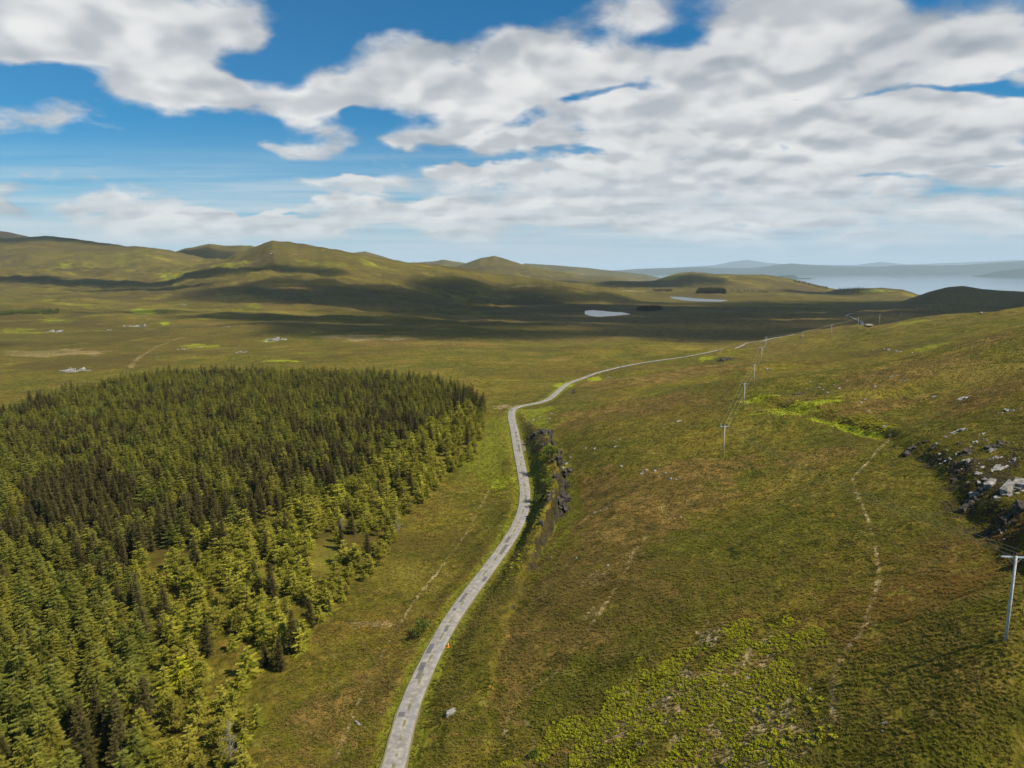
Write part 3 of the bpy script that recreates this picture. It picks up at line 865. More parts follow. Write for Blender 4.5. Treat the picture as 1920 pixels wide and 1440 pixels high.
# ---------------------------------------------------------------- plant materials
def mat_leaf(name, c0, c1, c2, trans=0.24):
    m = bpy.data.materials.new(name); m.use_nodes = True
    nt = m.node_tree; nt.nodes.clear(); g = NT(nt)
    out = g.node('ShaderNodeOutputMaterial')
    t = g.attr('tint').outputs['Fac']
    oi = g.node('ShaderNodeObjectInfo').outputs['Random']
    col = g.mix(t, c0, c1)
    col = g.mix(g.step(oi, 0.15, 1.0, 0.0, 0.75), col, c2)
    br = g.m('MULTIPLY_ADD', g.m('FRACT', g.m('MULTIPLY', oi, 7.31)), 0.5, 0.75)
    col = g.vm('SCALE', col, scale=br)
    d = g.node('ShaderNodeBsdfDiffuse'); g.put(d.inputs[0], col)
    tl = g.node('ShaderNodeBsdfTranslucent'); g.put(tl.inputs[0], col)
    mx = g.node('ShaderNodeMixShader'); mx.inputs[0].default_value = trans
    nt.links.new(d.outputs[0], mx.inputs[1]); nt.links.new(tl.outputs[0], mx.inputs[2])
    nt.links.new(mx.outputs[0], out.inputs[0])
    return m

def mat_plain(name, c0, c1, sc=3.0, rough=0.85, bump=0.0):
    m, g, b, out = mat(name)
    p = g.node('ShaderNodeTexCoord').outputs['Object']
    n = g.noise(p, sc, 6, 0.65)
    g.put(b.inputs['Base Color'], g.mix(g.step(n, 0.38, 0.62), c0, c1))
    b.inputs['Roughness'].default_value = rough
    if bump:
        bm = g.node('ShaderNodeBump'); bm.inputs['Strength'].default_value = 0.8; bm.inputs['Distance'].default_value = bump
        g.put(bm.inputs['Height'], n); g.put(b.inputs['Normal'], bm.outputs[0])
    return m

M_BARK = mat_plain('bark', (0.05, 0.038, 0.026), (0.10, 0.08, 0.06))
M_DEAD = mat_plain('dead_wood', (0.16, 0.14, 0.12), (0.26, 0.23, 0.20))
M_SPR = mat_leaf('spruce_needles', (0.072, 0.082, 0.012), (0.205, 0.208, 0.034), (0.220, 0.190, 0.024))
M_PIN = mat_leaf('pine_needles', (0.125, 0.135, 0.014), (0.380, 0.345, 0.036), (0.240, 0.205, 0.030))
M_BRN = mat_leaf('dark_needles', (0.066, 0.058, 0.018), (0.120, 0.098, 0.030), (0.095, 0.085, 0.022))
M_LIM = mat_leaf('bright_needles', (0.32, 0.32, 0.012), (0.52, 0.50, 0.018), (0.42, 0.42, 0.016))
M_FERN = mat_leaf('bracken', (0.120, 0.145, 0.009), (0.370, 0.350, 0.020), (0.270, 0.260, 0.020), 0.3)
M_TUFT = mat_leaf('tuft_grass', (0.040, 0.052, 0.008), (0.100, 0.098, 0.016), (0.150, 0.115, 0.036), 0.25)
def mat_tuft():
    m = bpy.data.materials.new('tuft_grass'); m.use_nodes = True
    nt = m.node_tree; nt.nodes.clear(); g = NT(nt)
    out = g.node('ShaderNodeOutputMaterial')
    p = g.node('ShaderNodeNewGeometry').outputs['Position']
    oi = g.node('ShaderNodeObjectInfo').outputs['Random']
    t = g.attr('tint').outputs['Fac']
    nM = g.noise(p, 0.028, 6, 0.62, 0.6); nS = g.noise(p, 0.16, 6, 0.62, 0.4)
    nR = g.noise(g.vm('MULTIPLY', p, (0.32, 1.0, 1.0)), 0.30, 6, 0.65, 1.0)
    fb = g.m('ADD', g.m('MULTIPLY', nM, 0.42), g.m('ADD', g.m('MULTIPLY', nS, 0.40), g.m('MULTIPLY', nR, 0.50)))
    gr = g.mix(t, (0.108, 0.112, 0.010), (0.262, 0.245, 0.032))
    br = g.mix(t, (0.180, 0.120, 0.026), (0.360, 0.260, 0.085))
    col = g.mix(g.step(g.m('ADD', fb, g.m('MULTIPLY', oi, 0.18)), 0.62, 0.90), gr, br)
    nH = g.noise(g.vm('ADD', p, (11, 77, 3)), 0.42, 6, 0.66, 0.8)
    nT = g.noise(g.vm('ADD', p, (31, 5, 9)), 0.13, 5, 0.66, 0.4)
    col = g.mix(g.m('MULTIPLY', g.step(nH, 0.52, 0.64), 0.75), col, (0.340, 0.255, 0.080))
    col = g.mix(g.m('MULTIPLY', g.step(nT, 0.52, 0.64), 0.80), col, (0.062, 0.066, 0.008))
    col = g.mix(g.m('MULTIPLY', g.step(nT, 0.45, 0.35), 0.70), col, (0.285, 0.275, 0.030))
    col = g.mix(g.m('MULTIPLY', g.step(nM, 0.56, 0.68), 0.75), col, (0.270, 0.150, 0.040))
    d = g.node('ShaderNodeBsdfDiffuse'); g.put(d.inputs[0], col)
    tl = g.node('ShaderNodeBsdfTranslucent'); g.put(tl.inputs[0], col)
    mx = g.node('ShaderNodeMixShader'); mx.inputs[0].default_value = 0.4
    nt.links.new(d.outputs[0], mx.inputs[1]); nt.links.new(tl.outputs[0], mx.inputs[2]); nt.links.new(mx.outputs[0], out.inputs[0])
    return m
M_TUFT = mat_tuft()
M_BUSH = mat_leaf('shrub_leaves', (0.09, 0.12, 0.02), (0.16, 0.19, 0.034), (0.14, 0.15, 0.03), 0.3)

# ---------------------------------------------------------------- conifers (unit: metres, each about 9 m / 6 m tall)
def conifer(seed, Ht, Rm, tiers, nbr, droop, base=0.08, dens=1.0, irregular=0.15):
    rd = random.Random(seed); mb = MB()
    lean = (rd.uniform(-.2, .2), rd.uniform(-.2, .2))
    tube(mb, [(0, 0, -0.5), (lean[0] * .3, lean[1] * .3, Ht * .5), (lean[0], lean[1], Ht * 0.97)], [0.16, 0.10, 0.02], 6, 1)
    lob = [rd.uniform(0.75, 1.15) for _ in range(7)]
    for t in range(tiers):
        f = (t + rd.uniform(-.25, .25)) / tiers; f = min(max(f, 0), 0.985)
        h = Ht * (base + (0.97 - base) * f)
        R_ = Rm * (1 - f) ** 0.66 * (0.9 + rd.uniform(-irregular, irregular)) + 0.18
        n = max(4, int(nbr * (0.55 + 0.45 * (1 - f))))
        a0 = rd.uniform(0, 6.28)
        for k in range(n):
            a = a0 + 6.283 * k / n + rd.uniform(-.25, .25)
            L = R_ * rd.uniform(0.72, 1.12) * lob[int(a / 6.283 * 7) % 7]
            ca, sa = math.cos(a), math.sin(a)
            ox, oy = lean[0] * f, lean[1] * f
            sp = []
            for j in range(4):
                q = j / 3.0
                zz = h - droop * L * (q - 0.55 * q * q * q) + 0.06 * rd.uniform(-1, 1)
                sp.append(Vector((ox + ca * L * q, oy + sa * L * q, zz)))
            c = rd.uniform(0, 1)
            side = Vector((-sa, ca, 0))
            # spine strip
            w0 = 0.07 * L + 0.05
            for j in range(3):
                wa, wb = w0 * (1 - j / 3.2), w0 * (1 - (j + 1) / 3.2)
                p, q = sp[j], sp[j + 1]
                mb.add([tuple(p - side * wa), tuple(p + side * wa), tuple(q + side * wb), tuple(q - side * wb)], [(0, 1, 2, 3)], 0, c)
            m = max(3, int((3 + L * 1.8) * dens))
            for j in range(m):
                q = 0.18 + 0.80 * j / m + rd.uniform(-.03, .03)
                iq = min(int(q * 3), 2); fq = q * 3 - iq
                o = sp[iq].lerp(sp[iq + 1], fq)
                for s in (-1, 1):
                    tl = (0.36 * L * (1.05 - q) + 0.16) * rd.uniform(.75, 1.25)
                    d = Vector((ca, sa, 0)) * 0.75 + side * s * 0.9
                    e = o + d * tl + Vector((0, 0, -0.22 * tl + rd.uniform(-.08, .10)))
                    bw = Vector((ca, sa, 0)) * (0.075 + 0.06 * tl)
                    up = Vector((0, 0, rd.uniform(0.0, .10)))
                    mb.add([tuple(o - bw), tuple(o + bw + up), tuple(e)], [(0, 1, 2)], 0, min(1, max(0, c + rd.uniform(-.3, .3))))
    return mb

def bushy(seed, Ht, Rm, nl, leafy=1.0):
    """open, layered young pine: limbs that carry flat clumps of needles"""
    rd = random.Random(seed); mb = MB()
    top = Vector((rd.uniform(-.4, .4), rd.uniform(-.4, .4), Ht * .93))
    tube(mb, [(0, 0, -0.5), (top.x * .5, top.y * .5, Ht * .5), tuple(top)], [0.15, 0.09, 0.025], 6, 1)
    for i in range(nl):
        f = (i + rd.random()) / nl
        h = Ht * (0.12 + 0.85 * f)
        Rr = Rm * (math.sin(math.pi * min(1, 0.30 + 0.66 * f)) ** 0.8) * rd.uniform(.55, 1.1)
        a = i * 2.4 + rd.uniform(-.6, .6)
        ca, sa = math.cos(a), math.sin(a)
        o = Vector((top.x * f, top.y * f, h - 0.15 * Rr))
        e = Vector((o.x + ca * Rr, o.y + sa * Rr, h + rd.uniform(-.1, .28) * Rr))
        tube(mb, [tuple(o), tuple(o.lerp(e, .5) + Vector((0, 0, -.08))), tuple(e)], [.045, .03, .012], 3, 1, False)
        c0 = rd.random()
        for (q, sc) in ((1.0, 1.0), (.62, .9), (.3, .7)):
            p = o.lerp(e, q) + Vector((rd.uniform(-.25, .25), rd.uniform(-.25, .25), rd.uniform(-.05, .18)))
            cr = (0.42 + 0.16 * Rr) * sc * rd.uniform(.8, 1.2)
            for k in range(int(17 * leafy)):
                b = rd.uniform(0, 6.283); rr = cr * rd.uniform(.1, .8)
                c1 = Vector((p.x + math.cos(b) * rr, p.y + math.sin(b) * rr, p.z + rd.uniform(-.10, .14) * cr * 2))
                d = Vector((math.cos(b) + rd.uniform(-.4, .4), math.sin(b) + rd.uniform(-.4, .4), rd.uniform(-.15, .85))).normalized() * rd.uniform(.26, .48)
                s = d.cross(Vector((rd.uniform(-.3, .3), rd.uniform(-.3, .3), 1))).normalized() * rd.uniform(.07, .13)
                mb.add([tuple(c1 - s), tuple(c1 + s), tuple(c1 + d)], [(0, 1, 2)], 0, min(1, max(0, c0 * .6 + rd.uniform(0, .4))))
    return mb

def shrub_mb(seed, Rr, n=500):
    rd = random.Random(seed); mb = MB()
    for k in range(5):
        a = rd.uniform(0, 6.28)
        tube(mb, [(0, 0, -.3), (math.cos(a) * Rr * .5, math.sin(a) * Rr * .5, Rr * .9)], [.06, .02], 4, 1)
    cl = [(Vector((rd.uniform(-.7, .7), rd.uniform(-.7, .7), rd.uniform(.25, 1.2))) * Rr, Rr * rd.uniform(.3, .55)) for _ in range(11)]
    for k in range(n):
        c, r = cl[k % 11]
        v = Vector((rd.gauss(0, 1), rd.gauss(0, 1), rd.gauss(0, 1))).normalized()
        p = c + v * r * rd.uniform(.6, 1.05)
        d = (v + Vector((rd.uniform(-.6, .6), rd.uniform(-.6, .6), rd.uniform(-.2, .6)))).normalized() * .26 * Rr ** .3
        s = d.cross(Vector((rd.uniform(-1, 1), rd.uniform(-1, 1), 1))).normalized() * .13
        mb.add([tuple(p - s), tuple(p + s), tuple(p + d)], [(0, 1, 2)], 0, rd.random())
    return mb

def fern_mb(seed):
    rd = random.Random(seed); mb = MB()
    for k in range(7):
        a = k * .9 + rd.uniform(-.3, .3); L = rd.uniform(.35, .62)
        d = Vector((math.cos(a), math.sin(a), 0)); s = Vector((-d.y, d.x, 0))
        p0 = Vector((0, 0, .02)); p1 = d * L * .45 + Vector((0, 0, L * rd.uniform(.5, .75))); p2 = d * L + Vector((0, 0, L * rd.uniform(.3, .6)))
        w = .13
        c = rd.random()
        mb.add([tuple(p0), tuple(p1 - s * w), tuple(p2), tuple(p1 + s * w)], [(0, 1, 2, 3)], 0, c)
        for q in (.35, .65):
            o = p1.lerp(p2, q)
            for sg in (-1, 1):
                e = o + s * sg * .17 + d * .07 + Vector((0, 0, -.03))
                mb.add([tuple(o - d * .05), tuple(o + d * .05), tuple(e)], [(0, 1, 2)], 0, c)
    return mb

def tuft_mb(seed):
    rd = random.Random(seed); mb = MB()
    for k in range(9):
        a = rd.uniform(0, 6.28); L = rd.uniform(.20, .42); b = Vector((rd.uniform(-.12, .12), rd.uniform(-.12, .12), -0.03))
        d = Vector((math.cos(a), math.sin(a), 0)); s = Vector((-d.y, d.x, 0)) * rd.uniform(.035, .06)
        m_ = b + d * L * .25 + Vector((0, 0, L * .75)); e = b + d * L * .85 + Vector((0, 0, L * .8))
        mb.add([tuple(b - s), tuple(b + s), tuple(m_ + s * .7), tuple(m_ - s * .7)], [(0, 1, 2, 3)], 0, rd.random())
        mb.add([tuple(m_ - s * .7), tuple(m_ + s * .7), tuple(e)], [(0, 1, 2)], 0, rd.random())
    return mb

SPRUCE = [conifer(10 + i, 6.9 + .35 * i, 2.75 + .2 * (i % 3), 12, 9, 0.24, dens=1.5, irregular=.32) for i in range(6)]
DARK = [conifer(40 + i, 7.6 + .4 * i, 1.75, 19, 9, 0.02, 0.05, 1.3, 0.3) for i in range(3)]
PINE = [conifer(60 + i, 5.6 + .4 * i, 2.5, 9, 8, 0.10, 0.06, 1.5, .38) for i in range(3)] + [bushy(64 + i, 5.6, 2.2, 26) for i in range(2)]
FERN = [fern_mb(80 + i) for i in range(4)]
TUFT = [tuft_mb(90 + i) for i in range(4)]
BUSH = [shrub_mb(100 + i, 1.5) for i in range(3)]

def variants(name, mbs, mats):
    c = bpy.data.collections.new(name + '_kinds')
    for mb in mbs:
        me = mb.mesh(name, mats)
        o = bpy.data.objects.new(name + '_kind', me)
        c.objects.link(o)
    return c

def scatter(name, col, x, y, z, rot, sc, vi, label, kind='stuff', tilt=0.0):
    """one object whose points carry a plant each"""
    me = bpy.data.meshes.new(name)
    me.vertices.add(len(x))
    me.vertices.foreach_set('co', np.stack([x, y, z], 1).astype(np.float32).ravel())
    for nm, arr, ty in (('rz', rot, 'FLOAT'), ('sc', sc, 'FLOAT'), ('vi', vi, 'INT')):
        a = me.attributes.new(nm, ty, 'POINT')
        a.data.foreach_set('value', np.asarray(arr, np.float32 if ty == 'FLOAT' else np.int32))
    me.update()
    o = link(name, me)
    ng = bpy.data.node_groups.new(name + '_nodes', 'GeometryNodeTree')
    ng.interface.new_socket('Geometry', in_out='INPUT', socket_type='NodeSocketGeometry')
    ng.interface.new_socket('Geometry', in_out='OUTPUT', socket_type='NodeSocketGeometry')
    gi = ng.nodes.new('NodeGroupInput'); go = ng.nodes.new('NodeGroupOutput')
    ip = ng.nodes.new('GeometryNodeInstanceOnPoints')
    ci = ng.nodes.new('GeometryNodeCollectionInfo')
    ci.inputs['Collection'].default_value = col
    ci.inputs['Separate Children'].default_value = True
    ci.inputs['Reset Children'].default_value = True
    def na(nm, ty):
        n = ng.nodes.new('GeometryNodeInputNamedAttribute'); n.data_type = ty; n.inputs['Name'].default_value = nm
        return n.outputs[0]
    cx = ng.nodes.new('ShaderNodeCombineXYZ'); ng.links.new(na('rz', 'FLOAT'), cx.inputs[2])
    ng.links.new(gi.outputs[0], ip.inputs['Points'])
    ng.links.new(ci.outputs[0], ip.inputs['Instance'])
    ip.inputs['Pick Instance'].default_value = True
    ng.links.new(na('vi', 'INT'), ip.inputs['Instance Index'])
    ng.links.new(cx.outputs[0], ip.inputs['Rotation'])
    ng.links.new(na('sc', 'FLOAT'), ip.inputs['Scale'])
    ng.links.new(ip.outputs[0], go.inputs[0])
    md = o.modifiers.new('plants', 'NODES'); md.node_group = ng
    return tag(o, label, kind=kind)

def W(poly):
    return rays(poly)

# ---------------------------------------------------------------- forest
FOREST = W([(478,1439),(512,1335),(540,1255),(588,1195),(635,1140),(690,1085),(722,1050),(748,985),(832,912),(884,862),(908,822),(916,785),(908,762),(862,735),(800,716),(700,708),(600,706),(400,702),(300,708),(200,726),(100,750),(0,780),(-90,802)])
_l = at_hb(-150, 1439, 73); _b = at_hb(430, 1700, 71); _c = at_hb(-260, 1700, 73)
FOREST = np.vstack([FOREST, [_l[:2]], [(_c[0], _c[1])], [(_b[0], _b[1])]])
def in_ell(px, py, L):
    k = np.zeros(px.shape)
    for (a, b, rx, ry, s) in L:
        k = np.maximum(k, s * (((px - a) / rx) ** 2 + ((py - b) / ry) ** 2 < 1))
    return k
def build_forest():
    x0, y0 = FOREST.min(0); x1, y1 = FOREST.max(0)
    st = 3.15
    gx, gy = np.meshgrid(np.arange(x0, x1, st), np.arange(y0, y1, st))
    n = gx.size
    x = gx.ravel() + RNG.uniform(-.95, .95, n) * st * .5; y = gy.ravel() + RNG.uniform(-.95, .95, n) * st * .5
    k = inpoly(x, y, FOREST) & (np.abs(x) < 0.80 * y + 22)
    x, y = x[k], y[k]; z = zg(x, y)
    px, py, zc = project(x, y, z)
    rnd = RNG.uniform(0, 1, len(x))
    clear = in_ell(px, py, [(612,1052,30,48,1),(330,1048,66,20,1),(590,1100,20,20,1),(415,1262,44,34,1),(480,1230,30,22,.9),(360,1345,30,18,.8),(690,1020,24,20,.8),(470,1110,30,16,.7),(505,1290,24,30,.9),(450,1340,26,20,.7),(300,1085,30,12,.8),(560,1155,30,18,.6)])
    nz = fbm(x / 17, y / 17, 3, 301); n2 = fbm(x / 40, y / 40, 3, 302)
    tr = np.array([(905,800),(880,760),(820,800),(740,850),(660,905),(600,950),(540,965),(480,985),(400,1000),(300,1035),(215,1075),(330,1180),(260,1260),(300,1330),(270,1439),(270,1600),(520,1600),(960,1439),(960,800)], float)
    pine = inpoly(px, py, tr)
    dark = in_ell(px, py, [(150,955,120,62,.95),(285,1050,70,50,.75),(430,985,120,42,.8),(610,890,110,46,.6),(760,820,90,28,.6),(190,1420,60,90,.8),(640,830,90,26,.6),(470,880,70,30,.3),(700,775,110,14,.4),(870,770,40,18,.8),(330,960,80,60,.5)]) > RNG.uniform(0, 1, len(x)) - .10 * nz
    sparse = pine & (rnd < 0.12 + 0.35 * (nz < -.35))
    gap = (fbm(x / 9, y / 9, 2, 311) < -.62)
    keep = ~gap & (clear < RNG.uniform(0, 1, len(x)) + .01) & ~sparse
    edge, _, _ = pdist(x, y, np.vstack([FOREST[:12]]), 40)
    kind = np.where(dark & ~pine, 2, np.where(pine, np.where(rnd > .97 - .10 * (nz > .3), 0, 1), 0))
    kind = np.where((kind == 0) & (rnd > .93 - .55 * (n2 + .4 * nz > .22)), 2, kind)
    sc = np.where(kind == 1, RNG.uniform(.62, 1.12, len(x)), RNG.uniform(.62, 1.20, len(x)) ** 1.0) * (1 + .20 * nz)
    sc = np.where((kind == 0) & pine, sc * .68, sc)
    sc = np.where(edge < 5, sc * .85, sc)
    zt = z - 0.1
    rot = RNG.uniform(0, 6.283, len(x))
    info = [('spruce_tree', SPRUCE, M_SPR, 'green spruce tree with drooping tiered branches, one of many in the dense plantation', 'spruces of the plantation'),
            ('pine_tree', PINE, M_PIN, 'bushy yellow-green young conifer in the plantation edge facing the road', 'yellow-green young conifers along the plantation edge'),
            ('dark_conifer', DARK, M_BRN, 'dark brownish-green slender conifer in the browner part of the plantation', 'dark slender conifers of the plantation')]
    for q, (nm, mbs, mt, lab, grp) in enumerate(info):
        idx = np.nonzero(keep & (kind == q))[0]
        inview = (px[idx] > -20) & (px[idx] < 1940) & (py[idx] < 1500)
        order = idx[np.argsort(zc[idx] / sc[idx] + 1e4 * ~inview)]
        ind, rest = order[:300], order[300:]
        cr = [mb.mesh('crown', [mt], only=0) for mb in mbs]
        tk = [mb.mesh('trunk', [M_BARK], only=1, smooth=True) for mb in mbs]
        for i in ind:
            v = int(i) % len(mbs)
            r = link(nm, None, loc=(float(x[i]), float(y[i]), float(zt[i])))
            r.rotation_euler = (0, 0, float(rot[i])); r.scale = (float(sc[i]),) * 3
            r.empty_display_size = .5
            tag(r, lab, 'tree', grp)
            link('trunk', tk[v], r); link('crown', cr[v], r)
        col = variants(nm, mbs, [mt, M_BARK])
        scatter('forest', col, x[rest], y[rest], zt[rest], rot[rest], sc[rest], rest % len(mbs),
                'dense mass of %s filling the plantation farther back' % {'spruce_tree': 'green spruces', 'pine_tree': 'yellow-green young conifers', 'dark_conifer': 'dark brownish conifers'}[nm])
        print('forest', nm, len(ind), len(rest))
    # the one bright tree
    X, Y, Z = hit(345, 1290)
    r = link('pine_tree', None, loc=(X, Y, Z)); r.scale = (1.1,) * 3
    tag(r, 'single bright yellow-green conifer glowing among duller trees', 'tree')
    link('trunk', PINE[1].mesh('trunk', [M_BARK], only=1), r); link('crown', PINE[1].mesh('crown', [M_LIM], only=0), r)

def dead_tree(px, py, h, label, seed):
    X, Y, Z = hit(px, py); rd = random.Random(seed)
    r = link('dead_tree', None, loc=(X, Y, Z)); tag(r, label, 'tree')
    mb = MB(); tube(mb, [(0, 0, -.3), (.1, 0, h * .5), (.15, .1, h)], [.13, .09, .02], 6)
    link('trunk', mb.mesh('trunk', [M_DEAD]), r)
    mb = MB()
    for k in range(42):
        f = .15 + .8 * k / 42; a = rd.uniform(0, 6.28); L = (1 - f) * h * .34 + .25
        o = Vector((.12 * f, .05 * f, h * f)); e = o + Vector((math.cos(a) * L, math.sin(a) * L, rd.uniform(-.15, .2) * L))
        tube(mb, [tuple(o), tuple(e)], [.035, .012], 3, 0, False)
        for s in (.4, .7):
            p = o.lerp(e, s); b = a + rd.choice((-1, 1)) * .8
            tube(mb, [tuple(p), (p.x + math.cos(b) * L * .3, p.y + math.sin(b) * L * .3, p.z)], [.018, .008], 3, 0, False)
    link('branches', mb.mesh('branches', [M_DEAD]), r)

build_forest()
dead_tree(432, 1425, 6.5, 'bare grey dead conifer in the near corner of the plantation', 1)
dead_tree(640, 1000, 5.0, 'thin bare dead conifer at a gap in the young trees', 2)
dead_tree(745, 1000, 4.5, 'bleached dead conifer at the edge of the plantation beside the meadow', 3)

# ---------------------------------------------------------------- far woods
C_SPR = variants('far_spruce', SPRUCE[:3], [M_SPR, M_BARK]); C_DRK = variants('far_dark', DARK[:2] + SPRUCE[3:4], [M_BRN, M_BARK]); C_BSH = variants('far_shrub', BUSH, [M_BUSH, M_BARK])
def wood(poly, n, sc, col, nv, label, name='woodland', seed=1):
    P = W(poly); rg = np.random.default_rng(seed)
    lo, hi = P.min(0), P.max(0); xs, ys = [], []
    while len(xs) < n:
        x = rg.uniform(lo[0], hi[0], 400); y = rg.uniform(lo[1], hi[1], 400)
        k = inpoly(x, y, P); xs.extend(x[k]); ys.extend(y[k])
        if hi[0] - lo[0] < .1: break
    x = np.array(xs[:n]); y = np.array(ys[:n])
    return scatter(name, col, x, y, zg(x, y) - .2, rg.uniform(0, 6.28, n), sc * rg.uniform(.75, 1.2, n), rg.integers(0, nv, n), label)
wood([(1305,550),(1362,551),(1356,546),(1312,545)], 420, 2.0, C_DRK, 3, 'dark conifer plantation block standing beyond the farther loch', seed=2)
wood([(1192,582),(1215,583.5),(1242,580),(1235,577.5),(1200,578.5)], 260, 1.0, C_DRK, 3, 'low dark thicket on the bank of the nearer loch', seed=3)
wood([(0,592),(60,589),(112,586),(108,583.5),(50,585),(0,588)], 160, 1.6, C_BSH, 3, 'dark line of scrub on the far left of the moor', 'shrubbery', seed=4)
wood([(1222,545),(1262,546),(1258,543.5),(1225,543)], 120, .9, C_DRK, 3, 'small dark wood left of the far conifer block', seed=5)
wood([(1365,546),(1440,549),(1442,546.5),(1370,543.5)], 110, 1.2, C_BSH, 3, 'sparse scrub right of the far conifer block', 'shrubbery', seed=6)

def ridge_trees(pts, n, sc, label, seed):
    """trees that stand on a crest line"""
    rg = np.random.default_rng(seed); xs, ys = [], []
    for i in range(n):
        t = rg.uniform(0, len(pts) - 1); a = int(t); f = t - a
        p = (pts[a][0] * (1 - f) + pts[min(a + 1, len(pts) - 1)][0] * f, pts[a][1] * (1 - f) + pts[min(a + 1, len(pts) - 1)][1] * f)
        az = az_of(p[0], p[1]); yy = p_dist + rg.uniform(-60, 60)
        xs.append(az * yy); ys.append(yy)
    x = np.array(xs); y = np.array(ys)
    return scatter('woodland', C_DRK, x, y, zg(x, y) - .3, rg.uniform(0, 6.28, n), sc * rg.uniform(.5, 1.2, n), rg.integers(0, 3, n), label)
p_dist = 3290
ridge_trees([(1488,527),(1520,532),(1552,541)], 110, 1.3, 'dark trees along the seaward slope of the low ridge', 8)
ridge_trees([(1280,511),(1310,511),(1335,513)], 40, 1.0, 'thin line of trees on the crest of the low ridge', 9)
p_dist = 2880
ridge_trees([(1560,546),(1580,543),(1600,542),(1620,542)], 90, 1.1, 'dark grove on the shore hill in front of the sea', 10)
ridge_trees([(1645,542),(1670,542),(1700,546)], 50, .6, 'low scrub on the rounded hill by the sea', 11)

# single shrubs by the bank
def shrub(px, py, s, v, label, m=None):
    X, Y, Z = hit(px, py)
    r = link('shrub', None, loc=(X, Y, Z)); r.scale = (s,) * 3; tag(r, label, 'shrub')
    link('stems', BUSH[v].mesh('stems', [M_BARK], only=1), r); link('leaves', BUSH[v].mesh('leaves', [m or M_BUSH], only=0), r)
shrub(1034, 858, 1.9, 0, 'rounded green bush growing against the top of the dark rock bank')
shrub(1028, 912, 1.3, 1, 'pale grey-green bush at the foot of the dark rock bank')
shrub(1012, 942, 1.2, 2, 'dark green bush on the grass between the road and rock bank')
shrub(795, 1180, 1.0, 0, 'low gorse-like bush on the verge left of the road')
shrub(783, 1192, .9, 1, 'second low bush on the verge beside clumps of rushes')
shrub(1000, 1420, .5, 2, 'small green bush on the slope right of the road')

# ---------------------------------------------------------------- bracken, tufts
C_FERN = variants('bracken', FERN, [M_FERN]); C_TUFT = variants('tuft', TUFT, [M_TUFT])
def field(name, poly, dens, col, nv, s0, s1, label, seed, thr=-9.0, fs=5.0, falloff=0.0):
    P = W(poly); rg = np.random.default_rng(seed)
    lo, hi = P.min(0), P.max(0); n = int((hi[0] - lo[0]) * (hi[1] - lo[1]) * dens)
    x = rg.uniform(lo[0], hi[0], n); y = rg.uniform(lo[1], hi[1], n)
    k = inpoly(x + 3.6 * fbm(x / 5, y / 5, 4, seed), y + 3.6 * fbm(x / 5, y / 5, 4, seed + 1), P) & (fbm(x / fs, y / fs, 4, seed + 2) > thr)
    k &= rg.uniform(-.9, .9, n) < fbm(x / 2.2, y / 2.2, 3, seed + 5) + .25
    D, _, _ = pdist(x, y, ROAD, 8); k &= D > 2.3
    x, y = x[k], y[k]; n = len(x)
    print(name, n)
    return scatter(name, col, x, y, zg(x, y), rg.uniform(0, 6.28, n), rg.uniform(s0, s1, n), rg.integers(0, nv, n), label)
field('bracken', [(930,1439),(985,1402),(1060,1352),(1120,1312),(1175,1275),(1182,1240),(1235,1232),(1290,1215),(1340,1215),(1335,1180),(1380,1166),(1440,1176),(1450,1150),(1555,1190),(1550,1205),(1480,1205),(1476,1250),(1510,1292),(1450,1320),(1440,1380),(1490,1439),(1500,1560),(900,1560)],
      20.0, C_FERN, 4, .22, .62, 'bright green bracken spreading over the near slope', 401, -.16, 4.5)
field('bracken', [(1440,1300),(1540,1280),(1560,1400),(1500,1440),(1430,1400)], 1.2, C_FERN, 4, .6, 1.0, 'thin scattered bracken at the edge of the main patch', 402)
field('bracken', [(985,845),(1025,850),(1040,900),(1020,950),(1010,1000),(975,1060),(930,1120),(960,1060),(1000,980),(1005,920),(998,870)], 2.0, C_FERN, 4, .5, .9, 'green bracken on the strip between the road and the rock bank', 403, -.3)
field('bracken', [(895,890),(930,885),(962,905),(955,935),(920,925)], 2.0, C_FERN, 4, .5, .9, 'patch of bracken in the meadow left of the road bend', 404)
field('bracken', [(1385,742),(1450,744),(1530,760),(1520,775),(1420,762)], 1.2, C_FERN, 4, .5, .9, 'bright bracken in the hollow behind the third power pole', 405)
field('bracken', [(1575,785),(1635,780),(1680,800),(1650,818),(1600,806)], 1.5, C_FERN, 4, .6, 1.2, 'dark bracken thicket at the head of the gully', 406)

def tufts():
    rg = np.random.default_rng(77); n = 200000
    # more tufts close by than far away
    y = 45 * (320 / 45.0) ** rg.uniform(0, 1, n); x = rg.uniform(-.82, .82, n) * y
    D, _, _ = pdist(x, y, ROAD, 8)
    k = (D > 2.0) & ~inpoly(x, y, FOREST) & (fbm(x / 3.5, y / 3.5, 3, 501) > -.50 + .5 * (y - 45) / 500)
    x, y = x[k], y[k]; n = len(x)
    s = rg.uniform(.3, .75, n) * (1 + y / 450.0)
    print('tufts', n)
    scatter('grass', C_TUFT, x, y, zg(x, y), rg.uniform(0, 6.28, n), s, rg.integers(0, 4, n), 'rough moor grass tufts on the near slopes and meadow')
tufts()

